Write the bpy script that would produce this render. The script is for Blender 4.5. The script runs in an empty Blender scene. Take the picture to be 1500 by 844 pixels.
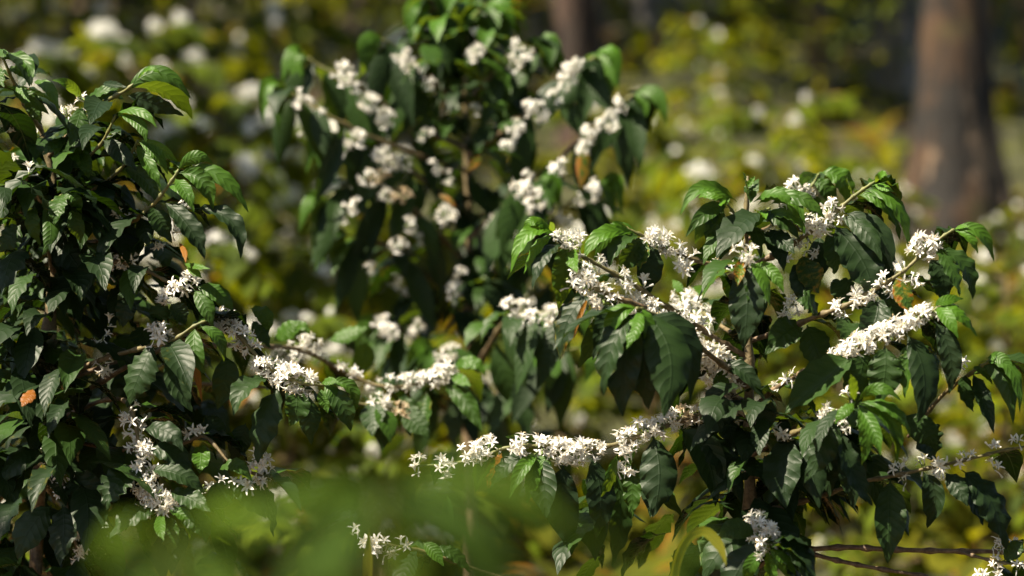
import bpy, math, random
import numpy as np
from mathutils import Vector, Matrix, Quaternion, noise as mnoise

SC = bpy.context.scene
COL = SC.collection
RNG = random.Random(7)
PI = math.pi

# ------------------------------------------------------------------ camera
CAM = Vector((0.0, 0.0, 1.35))
PITCH = math.radians(-3.0)
FL, SENS = 85.0, 36.0
FOCUS = 3.58
F = Vector((0, math.cos(PITCH), math.sin(PITCH)))
R = Vector((1, 0, 0))
U = R.cross(F)
KPX = SENS / FL / 1500.0

def at(px, py, d):
    return CAM + F * d + R * ((px - 750) * KPX * d) + U * ((422 - py) * KPX * d)

cd = bpy.data.cameras.new('camera')
cam = bpy.data.objects.new('camera', cd)
COL.objects.link(cam)
cam.location = CAM
cam.rotation_euler = (math.radians(90) + PITCH, 0, 0)
cd.lens = FL
cd.sensor_width = SENS
cd.clip_start = 0.05
cd.clip_end = 500
cd.dof.use_dof = True
cd.dof.focus_distance = FOCUS
cd.dof.aperture_fstop = 2.2
cd.dof.aperture_blades = 0
SC.camera = cam

# ------------------------------------------------------------------ object helpers
_W = {}
def wloc(o):
    return _W.get(o.name, Vector((0, 0, 0)))

def thing(name, label, cat, loc, group=None):
    o = bpy.data.objects.new(name, None)
    o.empty_display_size = 0.1
    COL.objects.link(o)
    o.location = loc
    _W[o.name] = Vector(loc)
    tag(o, label, cat, group)
    return o

def tag(o, label=None, cat=None, group=None, kind=None):
    if label: o['label'] = label
    if cat: o['category'] = cat
    if group: o['group'] = group
    if kind: o['kind'] = kind
    return o

class Geo:
    """Collects vertices and faces, per-vertex mix values and per-corner uv."""
    def __init__(s):
        s.v = []; s.f = []; s.uv = []; s.mix = []; s.mi = []; s.n = 0
    def add(s, verts, faces, uv=None, mix=(0, 0, 0, 0), mi=0):
        verts = np.asarray(verts, dtype=np.float32).reshape(-1, 3)
        faces = np.asarray(faces, dtype=np.int32)
        k = len(verts)
        s.v.append(verts)
        s.f.append(faces + s.n)
        s.uv.append(np.asarray(uv, dtype=np.float32) if uv is not None else np.zeros((k, 2), np.float32))
        m = np.asarray(mix, dtype=np.float32)
        if m.ndim == 1:
            m = np.tile(m, (k, 1))
        s.mix.append(m)
        s.mi.append(np.full(len(faces), mi, np.int32))
        s.n += k
    def mesh(s, name, mats, smooth=True, origin=None):
        v = np.concatenate(s.v); f = np.concatenate(s.f)
        uv = np.concatenate(s.uv); mix = np.concatenate(s.mix); mi = np.concatenate(s.mi)
        if origin is not None:
            v = v - np.array(origin, dtype=np.float32)
        me = bpy.data.meshes.new(name)
        nf = len(f)
        me.vertices.add(len(v)); me.vertices.foreach_set('co', v.ravel())
        me.loops.add(nf * 4); me.loops.foreach_set('vertex_index', f.ravel())
        me.polygons.add(nf)
        me.polygons.foreach_set('loop_start', np.arange(0, nf * 4, 4, dtype=np.int32))
        me.polygons.foreach_set('loop_total', np.full(nf, 4, np.int32))
        me.polygons.foreach_set('material_index', mi)
        me.polygons.foreach_set('use_smooth', np.full(nf, smooth))
        ul = me.uv_layers.new(name='UVMap')
        ul.data.foreach_set('uv', uv[f.ravel()].ravel())
        a = me.attributes.new('mix', 'FLOAT_COLOR', 'POINT')
        a.data.foreach_set('color', mix.ravel())
        for m in mats:
            me.materials.append(m)
        me.update(calc_edges=True)
        me.validate()
        return me
    def obj(s, name, mats, parent=None, origin=None, smooth=True):
        if origin is None:
            origin = wloc(parent) if parent is not None else Vector((0, 0, 0))
        origin = Vector(origin)
        o = bpy.data.objects.new(name, s.mesh(name, mats, smooth, origin))
        COL.objects.link(o)
        if parent is not None:
            o.parent = parent
            o.location = origin - wloc(parent)
        else:
            o.location = origin
        _W[o.name] = origin
        return o

# ------------------------------------------------------------------ materials
class NT:
    def __init__(s, name):
        s.m = bpy.data.materials.new(name)
        s.m.use_nodes = True
        s.t = s.m.node_tree
        s.t.nodes.clear()
        s.out = s.t.nodes.new('ShaderNodeOutputMaterial')
    def n(s, typ, **kw):
        nd = s.t.nodes.new('ShaderNode' + typ)
        for k, v in kw.items():
            setattr(nd, k, v)
        return nd
    def l(s, a, b):
        s.t.links.new(a, b)
    def put(s, sock, v):
        if isinstance(v, bpy.types.NodeSocket):
            s.l(v, sock)
        else:
            sock.default_value = v
    def math(s, op, a, b=0.0, c=0.0):
        nd = s.n('Math', operation=op)
        s.put(nd.inputs[0], a); s.put(nd.inputs[1], b); s.put(nd.inputs[2], c)
        return nd.outputs[0]
    def step(s, a, lo, hi, t0=0.0, t1=1.0):
        nd = s.n('MapRange', interpolation_type='SMOOTHSTEP')
        s.put(nd.inputs[0], a); s.put(nd.inputs[1], lo); s.put(nd.inputs[2], hi)
        s.put(nd.inputs[3], t0); s.put(nd.inputs[4], t1)
        return nd.outputs[0]
    def mixc(s, fac, a, b, mode='MIX'):
        nd = s.n('Mix', data_type='RGBA', blend_type=mode)
        s.put(nd.inputs[0], fac)
        s.put(nd.inputs[6], a if isinstance(a, bpy.types.NodeSocket) else (*a, 1))
        s.put(nd.inputs[7], b if isinstance(b, bpy.types.NodeSocket) else (*b, 1))
        return nd.outputs[2]
    def noise(s, vec, scale, detail=3, rough=0.55):
        nd = s.n('TexNoise')
        if vec is not None: s.l(vec, nd.inputs['Vector'])
        nd.inputs['Scale'].default_value = scale
        nd.inputs['Detail'].default_value = detail
        nd.inputs['Roughness'].default_value = rough
        return nd.outputs[0]
    def finish(s, shader):
        s.l(shader, s.out.inputs[0])
        return s.m

def leaf_material(name, dark, young, trans_dark, trans_young, under, tfac=0.25, rough=0.36, bump=0.5, spec=0.5):
    t = NT(name)
    at_ = t.n('Attribute', attribute_name='mix')
    sep = t.n('SeparateColor'); t.l(at_.outputs['Color'], sep.inputs[0])
    tone, rnd, dust_sheen, yel = t.math('POWER', sep.outputs[0], 0.75), sep.outputs[1], sep.outputs[2], at_.outputs['Alpha']
    uvn = t.n('UVMap')
    su = t.n('SeparateXYZ'); t.l(uvn.outputs[0], su.inputs[0])
    u, v = su.outputs[0], su.outputs[1]
    a = t.math('ABSOLUTE', t.math('MULTIPLY_ADD', v, 2.0, -1.0))
    ph = t.math('SUBTRACT', t.math('MULTIPLY', u, t.math('MULTIPLY_ADD', rnd, 3.0, 8.0)), t.math('MULTIPLY', t.math('POWER', a, 1.3), 1.5))
    wv = t.math('ABSOLUTE', t.math('SINE', t.math('MULTIPLY', ph, PI)))
    # per-leaf shifted coordinates for the blotches
    cv = t.n('CombineXYZ')
    t.l(t.math('MULTIPLY', u, 3.0), cv.inputs[0]); t.l(v, cv.inputs[1])
    t.l(t.math('MULTIPLY', rnd, 37.0), cv.inputs[2])
    blot = t.noise(cv.outputs[0], 2.6, 4, 0.6)
    fine = t.noise(cv.outputs[0], 14.0, 3, 0.6)
    mid = t.step(a, 0.015, 0.07, 1.0, 0.0)
    vein = t.step(wv, 0.0, 0.22, 1.0, 0.0)
    base = t.mixc(tone, dark, young)
    # natural variation between leaves and across one blade
    var = t.math('MULTIPLY_ADD', rnd, 0.7, 0.62)
    var = t.math('MULTIPLY', var, t.math('MULTIPLY_ADD', blot, 0.7, 0.65))
    vm = t.n('VectorMath', operation='SCALE'); t.l(base, vm.inputs[0]); t.l(var, vm.inputs[3])
    base = vm.outputs[0]
    vcol = t.mixc(tone, (0.10, 0.15, 0.05), (0.20, 0.30, 0.07))
    vf = t.math('MAXIMUM', t.math('MULTIPLY', mid, 0.65), t.math('MULTIPLY', vein, 0.09))
    base = t.mixc(vf, base, vcol)
    # yellowing and browning
    yth = t.math('SUBTRACT', 1.0, yel)
    ym = t.step(t.math('ADD', blot, t.math('MULTIPLY', a, 0.12)), yth, t.math('ADD', yth, 0.30))
    ycol = t.mixc(t.step(t.math('ADD', ym, t.math('MULTIPLY', fine, 0.6)), 0.75, 1.25), (0.20, 0.17, 0.012), (0.26, 0.085, 0.010))
    ycol = t.mixc(t.step(fine, 0.56, 0.66, 0.0, 0.8), ycol, (0.05, 0.018, 0.006))
    base = t.mixc(ym, base, ycol)
    spot = t.math('MULTIPLY', t.step(fine, 0.66, 0.71), t.step(rnd, 0.45, 0.8, 0.0, 0.85))
    base = t.mixc(spot, base, (0.07, 0.030, 0.008))
    # dust: fine specks, and a thin film that doubles as painted sheen
    tc = t.n('TexCoord')
    vo = t.n('TexVoronoi'); t.l(tc.outputs['Object'], vo.inputs['Vector'])
    vo.inputs['Scale'].default_value = 210
    sp = t.step(vo.outputs['Distance'], 0.16, 0.30, 1.0, 0.0)
    sc_ = t.n('SeparateColor'); t.l(vo.outputs['Color'], sc_.inputs[0])
    keep = t.math('LESS_THAN', sc_.outputs[0], t.math('MULTIPLY', dust_sheen, t.math('MULTIPLY_ADD', blot, 1.5, -0.25)))
    film = t.math('MULTIPLY', dust_sheen, t.step(blot, 0.42, 0.72, 0.0, 0.42))
    df = t.math('MAXIMUM', t.math('MULTIPLY', t.math('MULTIPLY', sp, keep), 0.8), film)
    base = t.mixc(df, base, (0.27, 0.26, 0.18))
    geo = t.n('NewGeometry')
    base = t.mixc(geo.outputs['Backfacing'], base, t.mixc(t.math('MULTIPLY', ym, 0.8), t.mixc(tone, under, young), ycol))
    hb = t.math('ADD', t.math('MULTIPLY', t.math('POWER', wv, 0.6), 1.0), t.math('MULTIPLY', fine, 0.25))
    hb = t.math('SUBTRACT', hb, t.math('MULTIPLY', mid, 0.9))
    bp = t.n('Bump'); bp.inputs['Strength'].default_value = bump; bp.inputs['Distance'].default_value = 0.0025
    t.l(hb, bp.inputs['Height'])
    pr = t.n('BsdfPrincipled')
    t.l(base, pr.inputs['Base Color']); t.l(bp.outputs[0], pr.inputs['Normal'])
    rr = t.math('ADD', t.math('MULTIPLY_ADD', df, 0.35, rough), t.math('MULTIPLY', geo.outputs['Backfacing'], 0.22))
    t.l(rr, pr.inputs['Roughness'])
    pr.inputs['Specular IOR Level'].default_value = spec
    tr = t.n('BsdfTranslucent')
    tcol = t.mixc(tone, trans_dark, trans_young)
    tcol = t.mixc(ym, tcol, (0.55, 0.25, 0.02))
    tcol = t.mixc(t.math('MULTIPLY', vf, 0.7), tcol, (0.02, 0.035, 0.005))
    t.l(tcol, tr.inputs[0]); t.l(bp.outputs[0], tr.inputs['Normal'])
    mx = t.n('MixShader'); mx.inputs[0].default_value = tfac
    t.l(pr.outputs[0], mx.inputs[1]); t.l(tr.outputs[0], mx.inputs[2])
    return t.finish(mx.outputs[0])

M = {}
M['leaf'] = leaf_material('coffee_leaf', (0.0028, 0.0080, 0.0042), (0.055, 0.140, 0.008),
                          (0.022, 0.050, 0.002), (0.34, 0.48, 0.02), (0.014, 0.030, 0.010), spec=0.24, bump=0.26, rough=0.24)
M['leaf_far'] = leaf_material('slope_coffee_leaf', (0.0050, 0.0135, 0.0022), (0.080, 0.115, 0.004),
                              (0.10, 0.135, 0.002), (0.48, 0.48, 0.008), (0.026, 0.042, 0.008), tfac=0.36, bump=0.2, spec=0.10, rough=0.45)
M['leaf_tree'] = leaf_material('tree_leaf', (0.006, 0.014, 0.002), (0.085, 0.105, 0.004),
                               (0.14, 0.18, 0.006), (0.42, 0.42, 0.012), (0.06, 0.09, 0.02), tfac=0.36, bump=0.2, spec=0.15, rough=0.5)
M['weed'] = leaf_material('weed_leaf', (0.007, 0.015, 0.0012), (0.100, 0.100, 0.004),
                          (0.16, 0.20, 0.005), (0.48, 0.44, 0.012), (0.05, 0.06, 0.008), tfac=0.38, bump=0.15, rough=0.55, spec=0.12)

def petal_material(name, col, tcol):
    t = NT(name)
    pr = t.n('BsdfPrincipled')
    tc = t.n('TexCoord')
    nz = t.noise(tc.outputs['Object'], 160, 2)
    c = t.mixc(t.step(nz, 0.35, 0.75, 0.0, 0.5), col, tuple(x * 0.86 for x in col))
    t.l(c, pr.inputs['Base Color'])
    pr.inputs['Roughness'].default_value = 0.55
    pr.inputs['Specular IOR Level'].default_value = 0.3
    tr = t.n('BsdfTranslucent'); tr.inputs[0].default_value = (*tcol, 1)
    mx = t.n('MixShader'); mx.inputs[0].default_value = 0.36
    t.l(pr.outputs[0], mx.inputs[1]); t.l(tr.outputs[0], mx.inputs[2])
    return t.finish(mx.outputs[0])
M['petal'] = petal_material('white_petal', (0.90, 0.89, 0.87), (0.88, 0.86, 0.78))
M['petal_old'] = petal_material('cream_petal', (0.66, 0.55, 0.40), (0.60, 0.45, 0.28))

def plain(name, c1, c2, scale, rough=0.7, bump=0.0, coords='Object', stretch=None):
    t = NT(name)
    tc = t.n('TexCoord'); vec = tc.outputs[coords]
    if stretch:
        mp = t.n('Mapping'); mp.inputs['Scale'].default_value = stretch
        t.l(vec, mp.inputs[0]); vec = mp.outputs[0]
    nz = t.noise(vec, scale, 4, 0.6)
    pr = t.n('BsdfPrincipled')
    t.l(t.mixc(t.step(nz, 0.35, 0.68), c1, c2), pr.inputs['Base Color'])
    pr.inputs['Roughness'].default_value = rough
    if bump:
        bp = t.n('Bump'); bp.inputs['Strength'].default_value = 0.8; bp.inputs['Distance'].default_value = bump
        t.l(nz, bp.inputs['Height']); t.l(bp.outputs[0], pr.inputs['Normal'])
    return t.finish(pr.outputs[0])
M['calyx'] = plain('green_calyx', (0.10, 0.16, 0.03), (0.16, 0.20, 0.05), 200)
M['anther'] = plain('pale_anther', (0.55, 0.42, 0.20), (0.70, 0.58, 0.36), 200)

def twig_material():
    t = NT('coffee_twig')
    at_ = t.n('Attribute', attribute_name='mix')
    sep = t.n('SeparateColor'); t.l(at_.outputs['Color'], sep.inputs[0])
    tc = t.n('TexCoord')
    nz = t.noise(tc.outputs['Object'], 120, 4, 0.65)
    wood = t.mixc(t.step(nz, 0.35, 0.7), (0.075, 0.040, 0.022), (0.19, 0.125, 0.075))
    green = t.mixc(t.step(nz, 0.35, 0.7), (0.09, 0.12, 0.025), (0.15, 0.17, 0.04))
    pr = t.n('BsdfPrincipled')
    t.l(t.mixc(sep.outputs[0], wood, green), pr.inputs['Base Color'])
    pr.inputs['Roughness'].default_value = 0.6
    bp = t.n('Bump'); bp.inputs['Strength'].default_value = 0.7; bp.inputs['Distance'].default_value = 0.002
    t.l(nz, bp.inputs['Height']); t.l(bp.outputs[0], pr.inputs['Normal'])
    return t.finish(pr.outputs[0])
M['twig'] = twig_material()

def bark_material(name, cold, warm, pale, mossy=0.0):
    t = NT(name)
    tc = t.n('TexCoord')
    mp = t.n('Mapping'); mp.inputs['Scale'].default_value = (1, 1, 0.22); t.l(tc.outputs['Object'], mp.inputs[0])
    f1 = t.noise(mp.outputs[0], 11, 6, 0.65)
    f2 = t.noise(mp.outputs[0], 4.2, 5, 0.65)
    f3 = t.noise(tc.outputs['Object'], 2.2, 5, 0.6)
    c = t.mixc(t.step(t.math('ADD', t.math('MULTIPLY', f1, 0.4), t.math('MULTIPLY', f3, 0.6)), 0.46, 0.56), cold, warm)
    c = t.mixc(t.step(f2, 0.54, 0.59, 0.0, 0.9), c, pale)
    if mossy:
        c = t.mixc(t.step(f3, 0.55, 0.68, 0.0, mossy), c, (0.07, 0.10, 0.02))
    pr = t.n('BsdfPrincipled'); t.l(c, pr.inputs['Base Color']); pr.inputs['Roughness'].default_value = 0.85
    bp = t.n('Bump'); bp.inputs['Strength'].default_value = 1.0; bp.inputs['Distance'].default_value = 0.05
    t.l(f1, bp.inputs['Height']); t.l(bp.outputs[0], pr.inputs['Normal'])
    return t.finish(pr.outputs[0])
M['bark_big'] = bark_material('sun_dapple_bark', (0.006, 0.004, 0.003), (0.055, 0.026, 0.010), (0.17, 0.115, 0.075), 0.5)  # dark and pale patches paint leaf dapple into the bark colour
M['bark_grey'] = bark_material('grey_bark', (0.11, 0.10, 0.10), (0.18, 0.165, 0.165), (0.23, 0.21, 0.20))
M['bark_brown'] = bark_material('brown_bark', (0.025, 0.014, 0.009), (0.07, 0.035, 0.022), (0.09, 0.055, 0.035))

def ground_material():
    t = NT('slope_ground')
    tc = t.n('TexCoord')
    n1 = t.noise(tc.outputs['Object'], 0.9, 5, 0.6)
    n2 = t.noise(tc.outputs['Object'], 5.5, 5, 0.65)
    n3 = t.noise(tc.outputs['Object'], 28, 4, 0.7)
    sp_ = t.n('SeparateXYZ'); t.l(tc.outputs['Object'], sp_.inputs[0])
    near = t.math('MULTIPLY', t.step(sp_.outputs[1], 6.5, 9.5, 1.0, 0.0), t.step(sp_.outputs[0], -0.3, 0.6, 1.0, 0.25))
    soil = t.mixc(t.step(n3, 0.35, 0.65), (0.018, 0.010, 0.006), (0.07, 0.035, 0.014))
    litter = t.mixc(t.step(n3, 0.40, 0.62), (0.08, 0.030, 0.008), (0.28, 0.125, 0.020))
    green = t.mixc(t.step(n3, 0.35, 0.65), (0.007, 0.011, 0.002), (0.045, 0.045, 0.004))
    c = t.mixc(t.step(t.math('ADD', n2, t.math('MULTIPLY', near, 0.22)), 0.58, 0.66), soil, litter)
    c = t.mixc(t.step(t.math('SUBTRACT', t.math('ADD', n1, t.math('MULTIPLY', n2, 0.35)), t.math('MULTIPLY', near, 0.10)), 0.52, 0.66), c, green)
    pr = t.n('BsdfPrincipled'); t.l(c, pr.inputs['Base Color']); pr.inputs['Roughness'].default_value = 0.9
    bp = t.n('Bump'); bp.inputs['Strength'].default_value = 0.8; bp.inputs['Distance'].default_value = 0.05
    t.l(n2, bp.inputs['Height']); t.l(bp.outputs[0], pr.inputs['Normal'])
    return t.finish(pr.outputs[0])
M['ground'] = ground_material()

# ------------------------------------------------------------------ shapes
def V(a): return np.array(a, dtype=np.float64)
def nrm(a):
    l = np.linalg.norm(a)
    return a / l if l > 1e-9 else a
def rows(a):
    return a / np.maximum(np.linalg.norm(a, axis=1, keepdims=True), 1e-9)

_grid = {}
def grid_faces(nu, nv):
    k = (nu, nv)
    if k not in _grid:
        fs = []
        for i in range(nu):
            for j in range(nv):
                a = i * (nv + 1) + j
                fs.append((a, a + nv + 1, a + nv + 2, a + 1))
        _grid[k] = np.array(fs, np.int32)
    return _grid[k]

def leaf(g, B, C, T, width, hint, tone=0.0, dust_sheen=0.0, yel=0.0, nu=16, nv=6, rng=RNG, fold=None, wavy=1.0, mi=0, petiole=0.05):
    """One blade along the quadratic curve B-C-T, upper side towards hint."""
    B, C, T, hint = V(B), V(C), V(T), V(hint)
    u = np.linspace(0, 1, nu + 1)
    P = ((1 - u)**2)[:, None] * B + (2 * u * (1 - u))[:, None] * C + (u**2)[:, None] * T
    tg = rows(np.gradient(P, axis=0))
    L = np.sum(np.linalg.norm(np.diff(P, axis=0), axis=1))
    s = rows(np.cross(tg, hint[None, :]))
    n = np.cross(s, tg)
    x = np.clip((u - petiole) / (1 - petiole), 0, 1)
    prof = np.sin(PI * x**0.86)**0.82
    tip = np.clip((x - 0.74) / 0.26, 0, 1)
    prof = prof * (1 - 0.55 * tip * (1 - tip) * 2)
    prof = np.maximum(prof, 0.035)
    prof[-1] = 0.004
    w = 0.5 * width * prof
    if fold is None: fold = rng.uniform(0.05, 0.35)
    v = np.linspace(-1, 1, nv + 1)
    vv, ww = np.meshgrid(v, w)
    ph1, ph2 = rng.uniform(0, 6.28), rng.uniform(0, 6.28)
    fr = rng.uniform(4.0, 6.0)
    wavy = wavy * rng.uniform(0.5, 2.0)
    amp = wavy * 0.06 * width
    edge = np.where(vv > 0, np.sin(2 * PI * fr * u[:, None] + ph1), np.sin(2 * PI * fr * u[:, None] + ph2)) * np.abs(vv)**2 * amp * np.minimum(1, 3 * prof)[:, None]
    curl = rng.uniform(-0.2, 0.4)
    width_l, width_r = rng.uniform(.86, 1.06), rng.uniform(.86, 1.06)
    hgt = np.abs(vv) * ww * math.sin(fold) - curl * (vv**2) * ww + edge
    rn = rng.random()
    # corrugation between the side veins
    a = np.abs(vv)
    ph = u[:, None] * (8.0 + 3.0 * rn) - 1.5 * a**1.3
    hgt = hgt + 0.0065 * width * wavy * np.abs(np.sin(PI * ph)) * np.minimum(1, 2 * a) * (1 - a * 0.5)
    sgn = rng.uniform(-0.06, 0.06) * L * np.sin(PI * u)       # sideways sweep
    pts = P[:, None, :] + s[:, None, :] * (vv * np.where(vv > 0, width_r, width_l) * ww * math.cos(fold) + sgn[:, None])[:, :, None] + n[:, None, :] * hgt[:, :, None]
    uu = np.repeat(u[:, None], nv + 1, axis=1)
    uv = np.stack([uu, (vv + 1) / 2], axis=2).reshape(-1, 2)
    g.add(pts.reshape(-1, 3), grid_faces(nu, nv), uv, (tone, rn, dust_sheen, yel), mi)

def catmull(pts, n):
    pts = [V(p) for p in pts]
    if len(pts) < 3:
        return [pts[0] + (pts[-1] - pts[0]) * (i / n) for i in range(n + 1)]
    out = []
    ext = [2 * pts[0] - pts[1]] + pts + [2 * pts[-1] - pts[-2]]
    m = len(pts) - 1
    for k in range(n + 1):
        t = k / n * m
        i = min(int(t), m - 1); f = t - i
        p0, p1, p2, p3 = ext[i:i + 4]
        out.append(0.5 * (2 * p1 + (p2 - p0) * f + (2 * p0 - 5 * p1 + 4 * p2 - p3) * f * f + (3 * p1 - p0 - 3 * p2 + p3) * f**3))
    return out

def tube(g, pts, radii, sides=7, mix0=0.0, mix1=0.0, jit=0.0, rng=RNG, mi=0, knots=0):
    P = np.array(pts); n = len(P)
    tg = rows(np.gradient(P, axis=0))
    ref = V((0.3, 0.9, 0.2)) if abs(tg[0][2]) > 0.7 else V((0, 0, 1))
    s = rows(np.cross(tg, ref[None, :])); b = np.cross(s, tg)
    r = np.interp(np.linspace(0, 1, n), np.linspace(0, 1, len(radii)), radii)
    if knots:
        for k in range(n):
            if k % knots == 0 and 0 < k < n - 1: r[k] *= 1.6
    ang = np.linspace(0, 2 * PI, sides + 1)[:-1]
    rr = r[:, None] * (1 + jit * np.array([[rng.uniform(-1, 1) for _ in ang] for _ in range(n)]))
    pts3 = P[:, None, :] + s[:, None, :] * (rr * np.cos(ang))[:, :, None] + b[:, None, :] * (rr * np.sin(ang))[:, :, None]
    fs = []
    for i in range(n - 1):
        for j in range(sides):
            a, c = i * sides + j, i * sides + (j + 1) % sides
            fs.append((a, c, c + sides, a + sides))
    base = n * sides
    allp = np.concatenate([pts3.reshape(-1, 3), P[:1], P[-1:]])
    for j in range(0, sides - 1, 2):
        fs.append((base, (j + 2) % sides, j + 1, j)); k = (n - 1) * sides
        fs.append((base + 1, k + j, k + j + 1, k + (j + 2) % sides))
    m = np.zeros((len(allp), 4), np.float32)
    m[:n * sides, 0] = np.repeat(np.linspace(mix0, mix1, n), sides)
    m[-2:, 0] = (mix0, mix1)
    g.add(allp, fs, None, m, mi)

def frame_of(d):
    d = nrm(V(d)); ref = V((0, 0, 1)) if abs(d[2]) < 0.9 else V((1, 0, 0))
    a = nrm(np.cross(ref, d)); b = np.cross(d, a)
    return a, b, d

def blossom(g, base, direction, size, rng, petals=None, openness=None):
    """A coffee flower: slim tube, five or six narrow petals, stamens. material 0 petal, 1 calyx, 2 anther"""
    a, b, d = frame_of(direction)
    L = 0.010 * size * rng.uniform(0.85, 1.3)
    tube(g, [base, base + d * L * 0.5, base + d * L], [0.0011 * size, 0.0010 * size, 0.0019 * size], 5, mi=0)
    tube(g, [base - d * 0.002, base + d * 0.002], [0.0018 * size, 0.0014 * size], 5, mi=1)
    k = petals or rng.choice((5, 5, 6))
    op = rng.uniform(0.75, 1.5) if openness is None else openness   # angle from axis
    ph = rng.uniform(0, 6.28)
    c0 = base + d * L
    for i in range(k):
        th = ph + 2 * PI * i / k + rng.uniform(-0.12, 0.12)
        rad = a * math.cos(th) + b * math.sin(th)
        sd = -a * math.sin(th) + b * math.cos(th)
        o1 = op + rng.uniform(-0.25, 0.25)
        pl = 0.0135 * size * rng.uniform(0.85, 1.12)
        wd = 0.0021 * size * rng.uniform(0.85, 1.15)
        pos = c0 + rad * 0.0012 * size
        pts = []; an = o1 - 0.35
        for q in range(5):
            f = (0.55, 1.0, 1.05, 0.85, 0.25)[q]
            dirv = d * math.cos(an) + rad * math.sin(an)
            nn = d * math.sin(an) - rad * math.cos(an)
            for side in (-1, 0, 1):
                pts.append(pos + sd * side * wd * f + nn * (0.0009 * size * f if side else 0.0))
            pos = pos + dirv * pl / 4
            an += 0.22
        g.add(pts, grid_faces(4, 2), None, (0, rng.random(), 0, 0), 0)
        if i < 5 and rng.random() < 0.8:
            th2 = th + PI / k
            r2 = a * math.cos(th2) + b * math.sin(th2)
            e = c0 + d * 0.006 * size + r2 * 0.003 * size
            e2 = e + (d * 0.5 + r2) * 0.0035 * size
            tube(g, [c0, e], [0.0003 * size, 0.0003 * size], 3, mi=0)
            tube(g, [e, e2], [0.0006 * size, 0.0004 * size], 3, mi=2)

def cluster_mesh(name, count, spread, rng, old=False, up=0.35):
    """Flowers ringed round a node. Local x runs along the twig."""
    g = Geo()
    for i in range(count):
        th = rng.uniform(0, 2 * PI)
        dirv = V((rng.uniform(-0.7, 0.7), math.cos(th), math.sin(th) + up))
        dirv = nrm(dirv)
        b = V((rng.uniform(-spread, spread), 0, 0)) + dirv * rng.uniform(0.002, 0.012 if count > 8 else 0.006)
        blossom(g, b, dirv, rng.uniform(0.85, 1.15), rng)
    for i in range(max(2, count // 4)):
        th = rng.uniform(0, 2 * PI)
        dirv = nrm(V((rng.uniform(-0.8, 0.8), math.cos(th), math.sin(th) + 0.2)))
        tube(g, [V((rng.uniform(-spread, spread), 0, 0)), dirv * 0.008, dirv * 0.017], [0.0011, 0.0010, 0.0022], 5, mi=0 if rng.random() < 0.7 else 1)
    return g.mesh(name, [M['petal_old' if old else 'petal'], M['calyx'], M['anther']])

crng = random.Random(11)
CL = {
    1: [cluster_mesh('flower_cluster', 2, 0.004, crng, up=0.9) for _ in range(4)],
    2: [cluster_mesh('flower_cluster', 4, 0.010, crng) for _ in range(5)],
    3: [cluster_mesh('flower_cluster', 8, 0.013, crng) for _ in range(5)],
    4: [cluster_mesh('flower_cluster', 15, 0.017, crng) for _ in range(5)],
    5: [cluster_mesh('flower_cluster', 9, 0.014, crng, old=True) for _ in range(3)],
}

def put_cluster(parent, pos, kind, tangent, rng=RNG, scale=1.0):
    if kind == 3 and rng.random() < .03: kind = 5
    o = bpy.data.objects.new('flower_cluster', rng.choice(CL[kind]))
    COL.objects.link(o)
    o.parent = parent
    o.location = Vector(pos) - wloc(parent)
    t = Vector(tangent).normalized()
    zz = Vector((0, 0, 1)); yy = zz.cross(t)
    if yy.length < 0.2: yy = Vector((0, 1, 0)).cross(t)
    yy.normalize(); zz = t.cross(yy)
    m = Matrix((t, yy, zz)).transposed()
    q = m.to_quaternion() @ Quaternion((1, 0, 0), rng.uniform(-0.9, 0.9)) @ Quaternion((0, 0, 1), rng.choice((0, PI)))
    o.rotation_mode = 'QUATERNION'; o.rotation_quaternion = q
    s = scale * rng.uniform(0.64, 0.90)
    o.scale = (s, s, s)
    return o

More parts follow.
